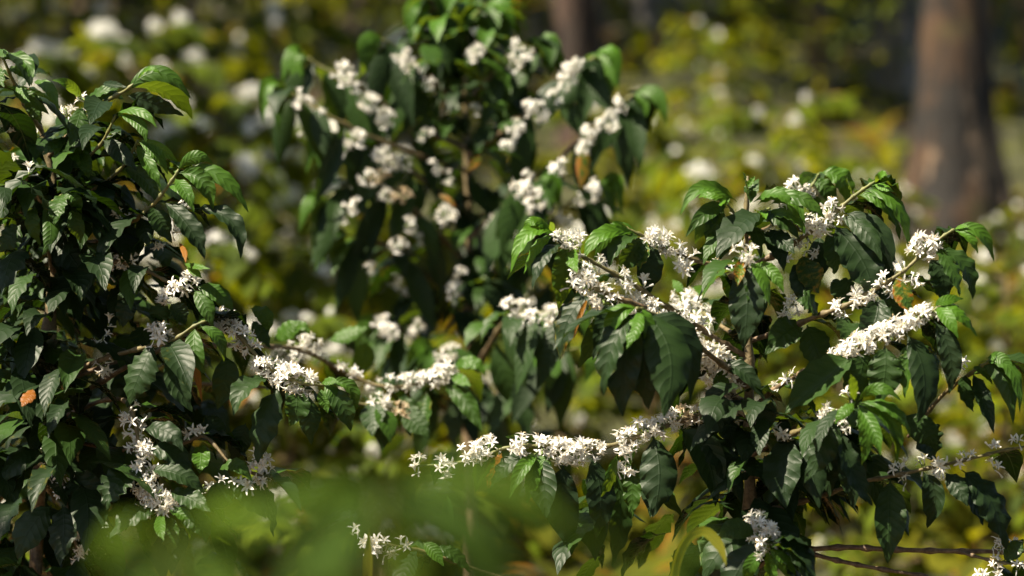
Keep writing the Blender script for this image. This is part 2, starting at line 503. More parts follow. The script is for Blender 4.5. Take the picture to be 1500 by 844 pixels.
# ------------------------------------------------------------------ hero coffee bushes traced branch by branch
class Bush:
    def __init__(s, label, base, seed, res=(18, 6)):
        s.root = thing('coffee_bush', label, 'coffee bush', base, 'coffee bushes in flower')
        s.rng = random.Random(seed)
        s.fill = Geo(); s.nleaf = 0; s.res = res
        s.nleaves = 0
    def stem(s, pts, radii):
        g = Geo()
        P = catmull([at(*p) for p in pts], 26)
        tube(g, P, radii, 9, 0.0, 0.35, 0.08, s.rng, knots=4)
        s.root_stem = g.obj('stem', [M['twig']], s.root)
    cscale = 1.0
    def branch(s, pts, r0=0.0042, r1=0.0018, green=0.75, flowers=(), leaves=(), fill=0, fl=(0.085, 0.13), away=0.6, tips=0):
        """pts (px,py,d); flowers (px,py,kind[,d]); leaves (bx,by,tx,ty,w,tone,dust,yel,{opts})"""
        rng = s.rng
        P = catmull([at(*p) for p in pts], max(10, 5 * len(pts)))
        g = Geo()
        tube(g, P, [r0, (r0 + r1) / 2, r1], 7, 0.0, green, 0.06, rng, knots=4)
        b = g.obj('branch', [M['twig']], s.root, origin=Vector(P[0]))
        Pa = np.array(P)
        pix = np.array([s.pix(p) for p in P])
        for fw in flowers:
            i = int(np.argmin((pix[:, 0] - fw[0])**2 + (pix[:, 1] - fw[1])**2))
            d = fw[3] if len(fw) > 3 else pix[i, 2]
            tg = Pa[min(i + 1, len(Pa) - 1)] - Pa[max(i - 1, 0)]
            put_cluster(b, at(fw[0], fw[1], d), fw[2], tg, rng, s.cscale)
        for lf in leaves:
            s.leaf(b, pix, *lf)
        L = len(P)
        for k in range(fill):
            i = rng.randrange(int(L * 0.1), L)
            s.autoleaf(Pa[i], nrm(Pa[min(i + 1, L - 1)] - Pa[i - 1]), fl, away)
        for k in range(tips):
            s.autoleaf(Pa[-1], nrm(Pa[-1] - Pa[-2]), (0.05, 0.09), 0.0, tone=rng.uniform(0.6, 1.0))
        return b
    def pix(s, p):
        q = Vector(p) - CAM
        d = q.dot(F)
        return (750 + q.dot(R) / d / KPX, 422 - q.dot(U) / d / KPX, d)
    def leaf(s, parent, pix, bx, by, tx, ty, w, tone=0.0, dust_sheen=0.25, yel=0.0, o=None):
        rng = s.rng; o = o or {}
        i = int(np.argmin((pix[:, 0] - bx)**2 + (pix[:, 1] - by)**2)) if pix is not None else 0
        d0 = o.get('d', pix[i, 2] if pix is not None else FOCUS)
        d1 = o.get('dt', d0 - rng.uniform(-0.01, 0.05))
        B = at(bx, by, d0); T = at(tx, ty, d1)
        Lp = math.hypot(tx - bx, ty - by)
        if 'm' in o:
            # the curve passes through the given point at its middle
            mx, my = o['m']
            mm = at(mx, my, (d0 + d1) / 2 - 0.01)
            C = 2 * mm - 0.5 * (B + T)
        else:
            # a gentle arch away from the branch
            C = (B + T) * 0.5 + Vector((0, 0, 1)) * Lp * KPX * d0 * rng.uniform(0.05, 0.16) - F * Lp * KPX * d0 * rng.uniform(0.05, 0.2)
        hint = -F * 1.0 + U * o.get('up', rng.uniform(0.25, 0.7)) + R * o.get('r', rng.uniform(-0.5, 0.5))
        if o.get('back'): hint = -hint
        g = Geo()
        leaf(g, B, C, T, w * .9 * KPX * d0, hint, tone, dust_sheen, yel, s.res[0], s.res[1], rng, o.get('fold'), o.get('wavy', 1.0))
        if s.nleaves < 100:
            ob = g.obj('leaf', [M['leaf']], parent, origin=B)
            s.nleaves += 1
            return ob
        leaf(s.fill, B, C, T, w * .9 * KPX * d0, hint, tone, dust_sheen, yel, s.res[0], s.res[1], rng, o.get('fold'), o.get('wavy', 1.0))
        s.nleaf += 1
    def autoleaf(s, p, t, fl=(0.085, 0.13), away=0.6, tone=None, res=None):
        rng = s.rng
        side = nrm(np.cross(t, V((0, 0, 1)))) * rng.choice((-1, 1))
        if rng.random() < away and side[1] < 0: side = -side
        L = rng.uniform(*fl)
        di = nrm(side * rng.uniform(0.4, 1.0) + t * rng.uniform(0.1, 0.9) + V((0, 0, rng.uniform(-0.4, 0.35))))
        B = p + di * 0.004
        C = B + di * L * rng.uniform(0.35, 0.6)
        T = C + nrm(di * 0.5 + V((0, 0, -rng.uniform(0.5, 1.5)))) * L * 0.55
        hint = nrm(V((0, 0, 0.8)) + di * 0.6 + V([rng.uniform(-0.3, 0.3) for _ in range(3)]))
        if tone is None: tone = rng.choice((0, 0, 0, 0.05, 0.15, 0.3))
        leaf(s.fill, B, C, T, L * rng.uniform(0.31, 0.43), hint, tone, rng.choice((0, 0.1, 0.3, 0.5)), rng.choice((0, 0, 0, 0, 0, 0.35)), *(res or (10, 4)), rng)
        s.nleaf += 1
    def done(s):
        if s.nleaf:
            o = s.fill.obj('foliage', [M['leaf']], s.root)
            o['kind'] = 'stuff'

def ground_z(x, y):
    z = 0.0
    if y > 4.5: z += 0.07 * (min(y, 9.0) - 4.5)
    if y > 9.0: z += 0.21 * (y - 9.0)
    z += 0.05 * mnoise.noise(Vector((x * 0.6, y * 0.6, 0.3))) + 0.10 * mnoise.noise(Vector((x * 0.2, y * 0.2, 4.3)))
    return z

def base_at(px, d):
    p = at(px, 422, d)
    return Vector((p.x, p.y, ground_z(p.x, p.y) - 0.02))

# ------------------------------------------------------------------ the sharp bush on the right
D = 3.6
rb = Bush('sharply seen coffee bush at right with long white flower strands on arching twigs', base_at(1098, D), 21)
rb.stem([(1100, 1380, D), (1100, 1000, D + .01), (1099, 770, D), (1098, 660, D), (1097, 560, D), (1096, 460, D), (1093, 340, D), (1095, 258, D)],
        [0.011, 0.0095, 0.0085, 0.0080, 0.0068, 0.0050, 0.0034, 0.0020])
# long top left branch with bare lower half
rb.branch([(1092, 522, 3.6), (1050, 497, 3.58), (985, 455, 3.55), (925, 415, 3.52), (870, 385, 3.50), (830, 362, 3.48), (812, 346, 3.47)],
    flowers=[(826, 344, 2), (836, 352, 3), (846, 360, 2), (878, 388, 1), (912, 408, 3), (924, 416, 2), (1000, 458, 2), (1010, 465, 2), (1036, 480, 1), (944, 422, 1)],
    leaves=[(814, 344, 748, 400, 26, 1, 0, 0, {'m': (776, 346), 'r': -.3, 'dt': 3.44}), (810, 344, 767, 402, 22, .95, .05, .2, {'m': (790, 362)}),
            (812, 342, 765, 342, 18, 1, 0, 0, {'m': (782, 322)}), (806, 340, 782, 326, 14, 1, 0, 0, {}), (812, 340, 806, 325, 11, .9, 0, 0, {}),
            (826, 356, 780, 424, 34, .0, .1, .3, {'m': (797, 376), 'r': -.7}), (828, 358, 818, 456, 46, .42, .05, 0, {'m': (824, 400), 'r': .1, 'up': .1, 'dt': 3.5}),
            (838, 362, 846, 400, 24, .7, 0, 0, {})], fill=4, away=1.0)
# leaves hanging from the middle of that branch
rb.branch([(946, 452, 3.47), (905, 436, 3.45), (868, 420, 3.45), (846, 398, 3.46)],
    flowers=[(842, 400, 2), (852, 394, 2), (858, 412, 3), (868, 425, 2), (880, 436, 3), (832, 420, 1), (896, 442, 2)],
    leaves=[(866, 432, 820, 528, 48, 0, .55, .42, {'m': (836, 470), 'r': -.5}), (862, 436, 840, 498, 9, .8, 0, .95, {'m': (851, 464)}),
            (893, 448, 846, 540, 40, .15, .8, .2, {'m': (876, 492), 'r': .6}), (898, 446, 868, 528, 42, .0, .5, .25, {'m': (888, 476)}),
            (890, 455, 880, 520, 38, .5, 0, 0, {'d': 3.5})], fill=3, away=1.0)
# tuft that comes forward, slightly soft
rb.branch([(1088, 556, 3.58), (1040, 520, 3.50), (985, 478, 3.42), (945, 455, 3.36), (932, 452, 3.34)],
    leaves=[(934, 452, 888, 508, 34, .8, 0, 0, {'m': (903, 464), 'r': -.4}), (938, 454, 918, 512, 26, .7, 0, 0, {'m': (927, 480)}),
            (938, 452, 952, 534, 26, .65, 0, 0, {'m': (953, 480), 'r': .5}), (930, 456, 884, 580, 52, .02, .2, .3, {'m': (895, 508), 'r': -.6}),
            (934, 458, 912, 610, 66, .0, .1, 0, {'m': (918, 530), 'r': -.1}), (944, 458, 972, 612, 82, .03, .15, 0, {'m': (972, 520), 'r': .2}),
            (950, 462, 1010, 590, 62, .0, .15, 0, {'m': (1000, 500), 'r': .6}), (940, 460, 950, 600, 70, 0, .1, 0, {'m': (942, 530)}), (935, 456, 900, 560, 56, 0, .1, 0, {'d': 3.38})], fill=3, away=1)
# the thick white strand down to the stem
rb.branch([(1092, 566, 3.6), (1072, 552, 3.58), (1040, 528, 3.55), (1000, 495, 3.54), (965, 470, 3.53), (935, 452, 3.53), (915, 445, 3.54)],
    flowers=[(922, 446, 3), (938, 450, 4), (950, 454, 4), (962, 464, 4), (974, 474, 4), (986, 484, 4), (996, 492, 4), (1008, 498, 3), (1018, 508, 4), (1032, 516, 4), (1044, 524, 4), (1056, 534, 4), (1066, 544, 4), (1076, 552, 3),
             (1030, 540, 2), (1052, 556, 2), (1040, 545, 2)],
    leaves=[(1055, 538, 1122, 590, 34, 0, .4, 0, {'m': (1085, 548)}), (1060, 540, 1045, 590, 30, .3, 0, 0, {})], fill=3)
rb.branch([(1094, 590, 3.62), (1066, 575, 3.6), (1048, 556, 3.6), (1030, 540, 3.6)], flowers=[(1052, 568, 3), (1056, 582, 3), (1064, 592, 4), (1070, 604, 3)], fill=2)
# a strand behind it, a little soft
rb.branch([(1096, 500, 3.62), (1060, 480, 3.74), (1022, 452, 3.86), (1000, 430, 3.92)],
    flowers=[(1004, 440, 4), (1014, 448, 4), (1024, 462, 4), (1040, 472, 3), (1002, 470, 3), (1016, 480, 3)], leaves=[(1000, 430, 985, 410, 16, .9, 0, 0, {}), (1004, 432, 1040, 420, 18, .9, 0, 0, {})], fill=6, away=1)
# second top-left twig
rb.branch([(1094, 428, 3.62), (1062, 396, 3.6), (1022, 382, 3.58), (985, 366, 3.57), (958, 352, 3.56), (930, 340, 3.55), (905, 328, 3.55)],
    flowers=[(950, 348, 3), (962, 353, 4), (974, 358, 3), (986, 362, 2), (1003, 380, 2), (1006, 390, 2), (1008, 398, 1), (1036, 398, 1), (1044, 394, 1), (1042, 408, 1)],
    leaves=[(934, 342, 852, 390, 30, .75, 0, 0, {'m': (880, 340), 'r': -.5}), (936, 345, 870, 386, 26, .55, 0, 0, {'m': (900, 342), 'r': .2}), (920, 334, 896, 325, 9, 1, 0, 0, {}),
            (938, 346, 892, 392, 34, .1, .1, 0, {'m': (908, 358), 'r': -.5}), (942, 348, 906, 400, 38, .1, .75, .2, {'m': (926, 372), 'r': .5}),
            (950, 356, 946, 436, 46, 0, .1, 0, {'m': (951, 392), 'r': .15, 'up': .2}), (946, 354, 936, 396, 26, .4, 0, .45, {})], fill=4, away=1)
# long low branch carrying a white strand out to the left
rb.branch([(1094, 608, 3.62), (1064, 604, 3.6), (1010, 612, 3.58), (955, 632, 3.57), (905, 650, 3.57), (855, 658, 3.57), (800, 654, 3.57), (752, 654, 3.57), (705, 668, 3.58), (660, 680, 3.58), (606, 682, 3.58)], r0=.0045, r1=.0012, green=.95,
    flowers=[(1076, 604, 5), (1060, 600, 5), (1052, 590, 5), (1040, 606, 3), (1026, 606, 5), (1014, 608, 3), (1000, 612, 5), (986, 614, 3), (972, 622, 4), (958, 626, 3), (946, 628, 3), (934, 636, 3), (922, 640, 3), (910, 650, 3), (925, 655, 2), (878, 655, 2), (866, 662, 3),
             (848, 660, 3), (836, 664, 4), (820, 660, 4), (806, 656, 3), (794, 656, 3), (766, 654, 2), (758, 652, 2), (716, 654, 3), (704, 660, 3), (696, 672, 3), (688, 660, 2), (655, 682, 2), (645, 688, 2), (612, 684, 1), (610, 694, 1), (920, 680, 2), (905, 690, 1)],
    leaves=[(956, 638, 956, 758, 66, 0, .5, 0, {'m': (960, 695), 'r': -.05, 'up': .1}), (996, 628, 1048, 742, 62, .02, .45, 0, {'m': (1030, 672), 'r': .2, 'up': .15}), (1010, 626, 1086, 738, 62, 0, .2, 0, {'m': (1062, 665), 'r': .5}),
            (864, 670, 872, 790, 52, 0, .4, 0, {'m': (880, 726), 'r': .3}), (826, 680, 838, 810, 60, 0, .1, 0, {'m': (830, 740), 'r': -.1}), (904, 666, 876, 770, 24, .55, 0, 0, {'m': (892, 706), 'r': .8}),
            (786, 668, 745, 732, 26, .6, 0, 0, {'m': (768, 690)}), (784, 668, 772, 738, 26, .6, 0, 0, {'m': (776, 700)}), (788, 668, 806, 695, 24, .5, 0, 0, {}), (782, 670, 718, 716, 40, 0, .1, 0, {'m': (745, 680)}), (790, 670, 800, 760, 46, 0, .1, 0, {}),
            (902, 690, 896, 830, 44, .1, .3, .2, {'m': (904, 760), 'd': 3.64}), (930, 680, 926, 760, 34, .25, .1, .2, {'d': 3.62}), (735, 664, 715, 716, 36, .3, 0, .75, {'d': 3.64}), (800, 655, 740, 640, 22, .3, .6, .2, {'d': 3.62}),
            (1054, 612, 1066, 650, 26, .05, .3, 0, {}), (1068, 612, 1080, 668, 30, 0, .1, 0, {})], fill=8, away=.9)
# right strand
rb.branch([(1100, 600, 3.6), (1150, 560, 3.56), (1222, 524, 3.5), (1270, 502, 3.47), (1322, 478, 3.45), (1362, 458, 3.44), (1382, 446, 3.44)],
    flowers=[(1222, 526, 3), (1232, 520, 3), (1243, 514, 3), (1254, 508, 3), (1266, 503, 3), (1278, 498, 3), (1290, 492, 3), (1302, 487, 3), (1314, 480, 3), (1326, 474, 3), (1338, 468, 3), (1350, 462, 3), (1360, 458, 3), (1160, 556, 2), (1175, 548, 2), (1140, 570, 1)],
    leaves=[(1374, 450, 1432, 494, 24, .8, 0, 0, {'m': (1404, 458), 'r': .5}), (1372, 450, 1404, 496, 26, .7, 0, 0, {'m': (1386, 466)}), (1368, 448, 1412, 438, 18, .85, 0, 0, {'m': (1388, 438)}),
            (1326, 488, 1344, 620, 58, .0, .05, 0, {'m': (1352, 548), 'r': .3, 'up': .1}), (1296, 506, 1286, 592, 64, .1, 1.0, .15, {'m': (1292, 548), 'r': -.2, 'up': .5}), (1252, 520, 1150, 606, 74, .12, .95, .1, {'m': (1200, 560), 'r': -.5, 'up': .6}),
            (1268, 516, 1250, 606, 56, .12, 1.0, .25, {'m': (1262, 552), 'r': .3, 'up': .6}), (1368, 470, 1390, 578, 42, .0, .2, .25, {'m': (1388, 520), 'r': -.3}), (1332, 500, 1326, 584, 30, .3, .1, .4, {'r': -.8}), (1340, 500, 1375, 560, 40, .1, .1, .4, {'d': 3.5})], fill=7, away=1)
# right upper branch
rb.branch([(1097, 500, 3.64), (1150, 482, 3.6), (1200, 462, 3.56), (1242, 446, 3.53), (1288, 420, 3.51), (1325, 396, 3.5), (1355, 368, 3.5), (1382, 346, 3.5), (1398, 336, 3.5)],
    flowers=[(1150, 452, 2), (1160, 448, 2), (1228, 452, 3), (1262, 432, 3), (1270, 426, 2), (1294, 414, 2), (1300, 422, 2), (1326, 398, 1), (1332, 404, 2), (1356, 362, 3), (1362, 368, 3), (1360, 352, 2)],
    leaves=[(1398, 336, 1456, 384, 26, .55, 0, 0, {'m': (1434, 342), 'r': .3}), (1398, 338, 1432, 372, 20, .7, 0, 0, {'m': (1418, 350)}), (1398, 336, 1420, 332, 10, 1, 0, 0, {}),
            (1362, 378, 1378, 446, 50, 0, .35, 0, {'m': (1378, 408), 'r': .3, 'up': .3}), (1376, 364, 1424, 440, 36, .1, .1, 0, {'m': (1412, 392), 'r': .4}), (1370, 362, 1406, 434, 30, .15, .05, .2, {'m': (1392, 392)}),
            (1320, 400, 1338, 458, 36, .2, .1, .56, {'m': (1324, 432), 'r': .2}), (1182, 476, 1206, 540, 62, .1, 1, .1, {'m': (1196, 506), 'up': .7}), (1232, 464, 1250, 512, 48, .08, .8, .2, {'m': (1240, 486), 'up': .6}),
            (1286, 436, 1262, 502, 58, 0, .5, 0, {'m': (1278, 470), 'r': -.2, 'up': .5}), (1296, 436, 1318, 492, 38, .05, .3, 0, {}), (1170, 478, 1120, 520, 50, .1, .9, .1, {'m': (1150, 488)}), (1200, 464, 1165, 440, 50, .1, .9, .1, {'m': (1185, 442), 'up': 1}), (1250, 448, 1220, 410, 44, .05, .5, 0, {'d': 3.58, 'm': (1232, 424)})], fill=9, away=1)
# upper right branch
rb.branch([(1096, 392, 3.62), (1145, 368, 3.6), (1185, 340, 3.57), (1222, 312, 3.55), (1248, 290, 3.54), (1268, 275, 3.54), (1282, 266, 3.54)], green=1,
    flowers=[(1188, 328, 3), (1200, 332, 4), (1210, 326, 2), (1218, 306, 3), (1224, 316, 2), (1170, 358, 2), (1182, 366, 2), (1152, 384, 1)],
    leaves=[(1264, 278, 1332, 368, 30, .55, 0, 0, {'m': (1318, 298), 'r': .3}), (1262, 280, 1318, 352, 34, .2, .05, 0, {'m': (1300, 296)}), (1282, 268, 1300, 258, 13, 1, 0, 0, {'m': (1292, 258)}), (1280, 270, 1310, 281, 14, 1, 0, 0, {}), (1250, 288, 1238, 256, 16, .4, .3, 0, {}),
            (1256, 286, 1312, 330, 26, .6, 0, 0, {'m': (1292, 292)}), (1230, 318, 1292, 384, 34, .02, .55, 0, {'m': (1268, 338), 'r': -.4, 'up': .8}), (1236, 312, 1308, 400, 40, .0, .3, 0, {'m': (1286, 340), 'r': .3}), (1220, 330, 1280, 440, 70, 0, .15, 0, {'m': (1256, 384), 'r': .2, 'up': .1}),
            (1214, 338, 1222, 402, 50, .1, .1, 0, {'m': (1222, 370)}), (1176, 372, 1200, 430, 44, .1, .2, .5, {'m': (1184, 404)}), (1170, 380, 1176, 450, 44, 0, .1, .2, {}), (1200, 345, 1190, 420, 44, 0, .1, 0, {'d': 3.62}), (1258, 330, 1312, 420, 48, 0, .1, 0, {'d': 3.6}), (1290, 380, 1300, 450, 40, 0, .3, 0, {'d': 3.6})], fill=8, away=1)
# twig behind the top
rb.branch([(1094, 352, 3.62), (1130, 330, 3.7), (1165, 300, 3.78), (1188, 274, 3.8), (1200, 254, 3.8)], green=1, r0=.003,
    flowers=[(1162, 286, 4), (1174, 288, 4)],
    leaves=[(1200, 253, 1240, 305, 40, .6, 0, 0, {'m': (1236, 262), 'r': .2}), (1198, 256, 1176, 276, 18, .5, 0, 0, {'m': (1178, 260)}), (1190, 270, 1226, 310, 34, .3, 0, 0, {'m': (1212, 275)}), (1180, 286, 1208, 318, 30, .3, 0, 0, {})], fill=5, away=1)
# crown of young leaves
rb.branch([(1094, 345, 3.6), (1080, 320, 3.58), (1066, 300, 3.56)], green=1, r0=.0025, flowers=[(1072, 332, 1), (1074, 346, 2)],
    leaves=[(1080, 296, 996, 316, 30, .5, 0, 0, {'m': (1030, 274), 'r': -.4}), (1072, 298, 1022, 290, 24, .7, 0, 0, {'m': (1046, 282)}), (1066, 304, 1004, 348, 30, .2, 0, 0, {'m': (1032, 306)}), (1062, 304, 1044, 370, 34, .12, 0, 0, {'m': (1048, 334), 'r': .1}), (1060, 306, 1018, 358, 24, .4, 0, 0, {'m': (1034, 330)}),
            (1064, 320, 1030, 388, 28, .25, 0, 0, {'m': (1042, 352)}), (1066, 330, 1054, 382, 26, .1, 0, 0, {}), (1058, 292, 1056, 302, 14, 1, 0, 0, {}), (1070, 290, 1050, 310, 14, .9, 0, 0, {})], fill=2)
rb.branch([(1095, 330, 3.6), (1115, 312, 3.57), (1128, 305, 3.55)], green=1, r0=.0025, flowers=[(1142, 302, 1), (1128, 332, 1)],
    leaves=[(1096, 292, 1088, 252, 20, .15, .5, 0, {'r': .4, 'up': 1}), (1098, 300, 1112, 262, 30, .2, .5, 0, {'m': (1102, 280), 'up': 1.2, 'r': -.5}), (1092, 276, 1106, 258, 10, .8, 0, 0, {}),
            (1104, 296, 1162, 314, 26, .5, 0, 0, {'m': (1140, 284), 'r': .4}), (1110, 300, 1180, 330, 28, .55, 0, 0, {'m': (1150, 290), 'r': .2}), (1128, 300, 1210, 322, 28, .3, 0, 0, {'m': (1170, 292)}), (1112, 318, 1172, 352, 34, .1, 0, 0, {'m': (1146, 318), 'r': .3}),
            (1104, 308, 1122, 322, 20, .9, 0, 0, {}), (1120, 320, 1180, 345, 26, .5, 0, 0, {'m': (1156, 316)}), (1086, 305, 1092, 325, 16, .2, .5, 0, {}), (1106, 340, 1148, 398, 40, 0, .3, 0, {'m': (1134, 362), 'r': .4}), (1126, 336, 1164, 372, 34, 0, .1, 0, {}), (1118, 314, 1106, 334, 16, .8, 0, 0, {})], fill=3)
# tuft pointing at the camera under the crown
rb.branch([(1096, 440, 3.6), (1094, 405, 3.5), (1094, 380, 3.43)], green=1, r0=.003, flowers=[(1088, 374, 2), (1098, 374, 2), (1096, 396, 2), (1074, 398, 1)],
    leaves=[(1090, 384, 1088, 512, 62, 0, .05, .1, {'m': (1092, 445), 'r': -.2, 'up': .05}), (1100, 384, 1128, 450, 26, .55, 0, 0, {'m': (1118, 404), 'r': .5}), (1098, 386, 1108, 470, 36, .15, .05, .2, {'m': (1106, 426)}), (1088, 382, 1080, 420, 22, .5, 0, .6, {}), (1104, 386, 1148, 430, 24, .6, 0, 0, {'m': (1132, 400)}),
            (1100, 390, 1085, 505, 50, 0, .1, 0, {'d': 3.5})], fill=2)
# tuft at the right front
rb.branch([(1100, 668, 3.58), (1150, 640, 3.52), (1192, 622, 3.46), (1222, 606, 3.42), (1250, 590, 3.38)], green=.9,
    flowers=[(1182, 634, 1), (1196, 622, 2), (1212, 606, 3), (1222, 602, 2), (1246, 586, 1), (1232, 628, 1), (1245, 624, 1), (1236, 640, 1), (1150, 632, 2), (1128, 642, 2)],
    leaves=[(1256, 594, 1262, 682, 30, .5, 0, 0, {'m': (1266, 632), 'r': .1}), (1258, 592, 1312, 680, 30, .6, 0, 0, {'m': (1300, 624), 'r': .4}), (1258, 590, 1334, 640, 26, .55, 0, 0, {'m': (1308, 600), 'r': .3}), (1254, 590, 1222, 622, 24, .6, 0, 0, {'m': (1236, 602)}), (1252, 588, 1246, 548, 18, .7, 0, 0, {'up': -.2}), (1256, 588, 1320, 588, 22, .5, 0, 0, {'m': (1288, 568)}), (1256, 594, 1290, 668, 26, .5, 0, 0, {'m': (1278, 628)}),
            (1222, 620, 1178, 708, 56, .02, .7, 0, {'m': (1206, 652), 'r': -.3}), (1232, 630, 1278, 742, 42, 0, .35, 0, {'m': (1250, 690), 'r': .4}), (1240, 640, 1250, 745, 50, 0, .1, 0, {'d': 3.48}), (1160, 644, 1152, 745, 66, 0, .25, .05, {'m': (1146, 690), 'r': -.4}), (1185, 640, 1200, 745, 54, 0, .15, .1, {'d': 3.5}), (1215, 640, 1215, 730, 50, 0, .1, 0, {'d': 3.52}),
            (1120, 610, 1112, 668, 30, 0, .6, 0, {'d': 3.5})], fill=6)
# leaves along the stem and low down
rb.branch([(1099, 700, 3.6), (1130, 694, 3.6), (1170, 690, 3.66), (1200, 672, 3.7)], leaves=[(1130, 580, 1118, 640, 34, 0, .6, 0, {'d': 3.52}), (1150, 610, 1142, 660, 28, 0, .1, 0, {'d': 3.56}), (1320, 610, 1372, 660, 46, .08, .1, .2, {'d': 3.54, 'm': (1352, 630)}), (1350, 610, 1372, 680, 56, .02, .6, 0, {'d': 3.57, 'm': (1358, 640)})], fill=10, away=1, fl=(.1, .14))
rb.branch([(1099, 752, 3.6), (1150, 742, 3.58), (1210, 724, 3.55), (1262, 706, 3.52), (1305, 698, 3.5), (1360, 686, 3.5), (1430, 670, 3.5), (1470, 660, 3.5), (1530, 650, 3.5)], r0=.0036, r1=.0018, green=.5,
    flowers=[(1318, 690, 2), (1325, 708, 1), (1352, 684, 1), (1372, 682, 2), (1414, 676, 2), (1452, 657, 1), (1460, 688, 1), (1492, 650, 1), (1380, 690, 1)],
    leaves=[(1304, 702, 1300, 826, 56, .05, .05, 0, {'m': (1300, 760), 'r': -.1, 'up': .1}), (1352, 692, 1358, 774, 40, 0, .25, .1, {'m': (1364, 728)}), (1408, 688, 1474, 806, 62, 0, .9, .22, {'m': (1454, 736), 'r': .3}), (1384, 692, 1418, 742, 34, 0, .5, 0, {}), (1400, 694, 1440, 770, 40, 0, .4, .2, {'d': 3.53})], fill=5, away=1)
rb.branch([(1330, 640, 3.6), (1380, 580, 3.55), (1425, 545, 3.5), (1446, 532, 3.48), (1456, 525, 3.47)], green=1, r0=.003,
    flowers=[(1404, 534, 2), (1398, 545, 1)],
    leaves=[(1438, 530, 1494, 606, 28, .35, 0, 0, {'m': (1482, 540), 'r': .4}), (1434, 534, 1484, 622, 34, .15, 0, 0, {'m': (1466, 556)}), (1444, 526, 1486, 555, 20, .5, 0, 0, {'m': (1468, 526)}), (1416, 548, 1426, 604, 32, .05, .1, 0, {'m': (1412, 574)}), (1424, 546, 1456, 636, 28, 0, .1, .1, {'m': (1446, 585)}), (1424, 540, 1454, 564, 16, .3, 0, 0, {'m': (1440, 543)})], fill=3, away=1)
# low tuft at the foot of the picture
rb.branch([(1099, 800, 3.6), (1106, 780, 3.5), (1112, 778, 3.42), (1120, 800, 3.38)], green=.8, r0=.0035,
    flowers=[(1106, 766, 3), (1112, 774, 4), (1118, 784, 4), (1124, 794, 4), (1122, 778, 3)],
    leaves=[(1108, 782, 1030, 850, 62, .02, .3, .1, {'m': (1056, 800), 'r': -.4}), (1112, 792, 1062, 880, 60, 0, .1, 0, {'m': (1080, 836)}), (1136, 784, 1190, 868, 50, 0, .25, 0, {'m': (1172, 812), 'r': .5}), (1120, 806, 1094, 860, 26, .55, 0, 0, {'m': (1102, 830)}), (1124, 806, 1126, 868, 28, .6, 0, 0, {}), (1126, 804, 1166, 862, 26, .55, 0, 0, {'m': (1148, 826)}), (1110, 784, 1052, 790, 40, .1, .6, .1, {'m': (1078, 776)})], fill=5)
rb.branch([(1099, 1010, 3.62), (960, 930, 3.64), (820, 880, 3.62), (700, 835, 3.6), (620, 808, 3.58), (560, 797, 3.56), (528, 792, 3.56)], r0=.004, r1=.0015, green=.6,
    flowers=[(534, 793, 2), (552, 797, 2), (570, 800, 2), (586, 803, 1), (562, 814, 1), (515, 782, 1), (545, 812, 1)], leaves=[(640, 800, 690, 840, 26, .3, .3, .2, {}), (620, 795, 650, 830, 24, .6, .2, 0, {}), (655, 725, 662, 780, 20, .3, .1, .2, {})], fill=6)
# bare dead twigs low on the right
rb.branch([(1100, 836, 3.62), (1140, 815, 3.6), (1180, 806, 3.58), (1240, 802, 3.56), (1300, 805, 3.54), (1370, 807, 3.54), (1440, 808, 3.54), (1540, 806, 3.55)], r0=.0042, r1=.0032, green=0)
rb.branch([(1140, 816, 3.6), (1176, 810, 3.58), (1230, 822, 3.56), (1280, 832, 3.54), (1360, 845, 3.52)], r0=.0036, r1=.0026, green=0)
rb.branch([(1400, 807, 3.54), (1440, 818, 3.52), (1480, 826, 3.5), (1520, 828, 3.5)], r0=.0025, r1=.0015, green=.5, flowers=[(1455, 802, 1), (1470, 806, 2), (1488, 803, 1), (1458, 838, 2), (1440, 842, 1), (1490, 836, 1)], leaves=[(1470, 822, 1500, 790, 30, .1, .2, 0, {})], fill=3)
for k in range(26):
    z = rb.rng.uniform(0.55, 1.2)
    rb.autoleaf(V(at(1098, 422, D + .02)) * V((1, 1, 0)) + V((0, 0, z)), nrm(V((rb.rng.uniform(-1, 1), rb.rng.uniform(.1, .8), .2))), (.1, .14), 1)
for k in range(46):
    p = V(at(rb.rng.uniform(1110, 1300), rb.rng.uniform(590, 740), rb.rng.uniform(3.58, 3.72)))
    rb.autoleaf(p, nrm(V((rb.rng.uniform(-1, 1), rb.rng.uniform(-.5, .5), .1))), (.10, .15), .4)
for k in range(24):
    p = V(at(rb.rng.uniform(1060, 1130), rb.rng.uniform(560, 760), rb.rng.uniform(3.50, 3.57)))
    rb.autoleaf(p, nrm(V((rb.rng.uniform(-1, 1), rb.rng.uniform(-.9, -.1), .1))), (.09, .14), 0, tone=rb.rng.choice((0, 0, 0, .15)))
for k in range(30):
    p = V(at(rb.rng.uniform(830, 1090), rb.rng.uniform(690, 820), rb.rng.uniform(3.6, 3.75)))
    rb.autoleaf(p, nrm(V((rb.rng.uniform(-1, 1), rb.rng.uniform(-.5, .5), .1))), (.10, .15), .4)
rb.done()

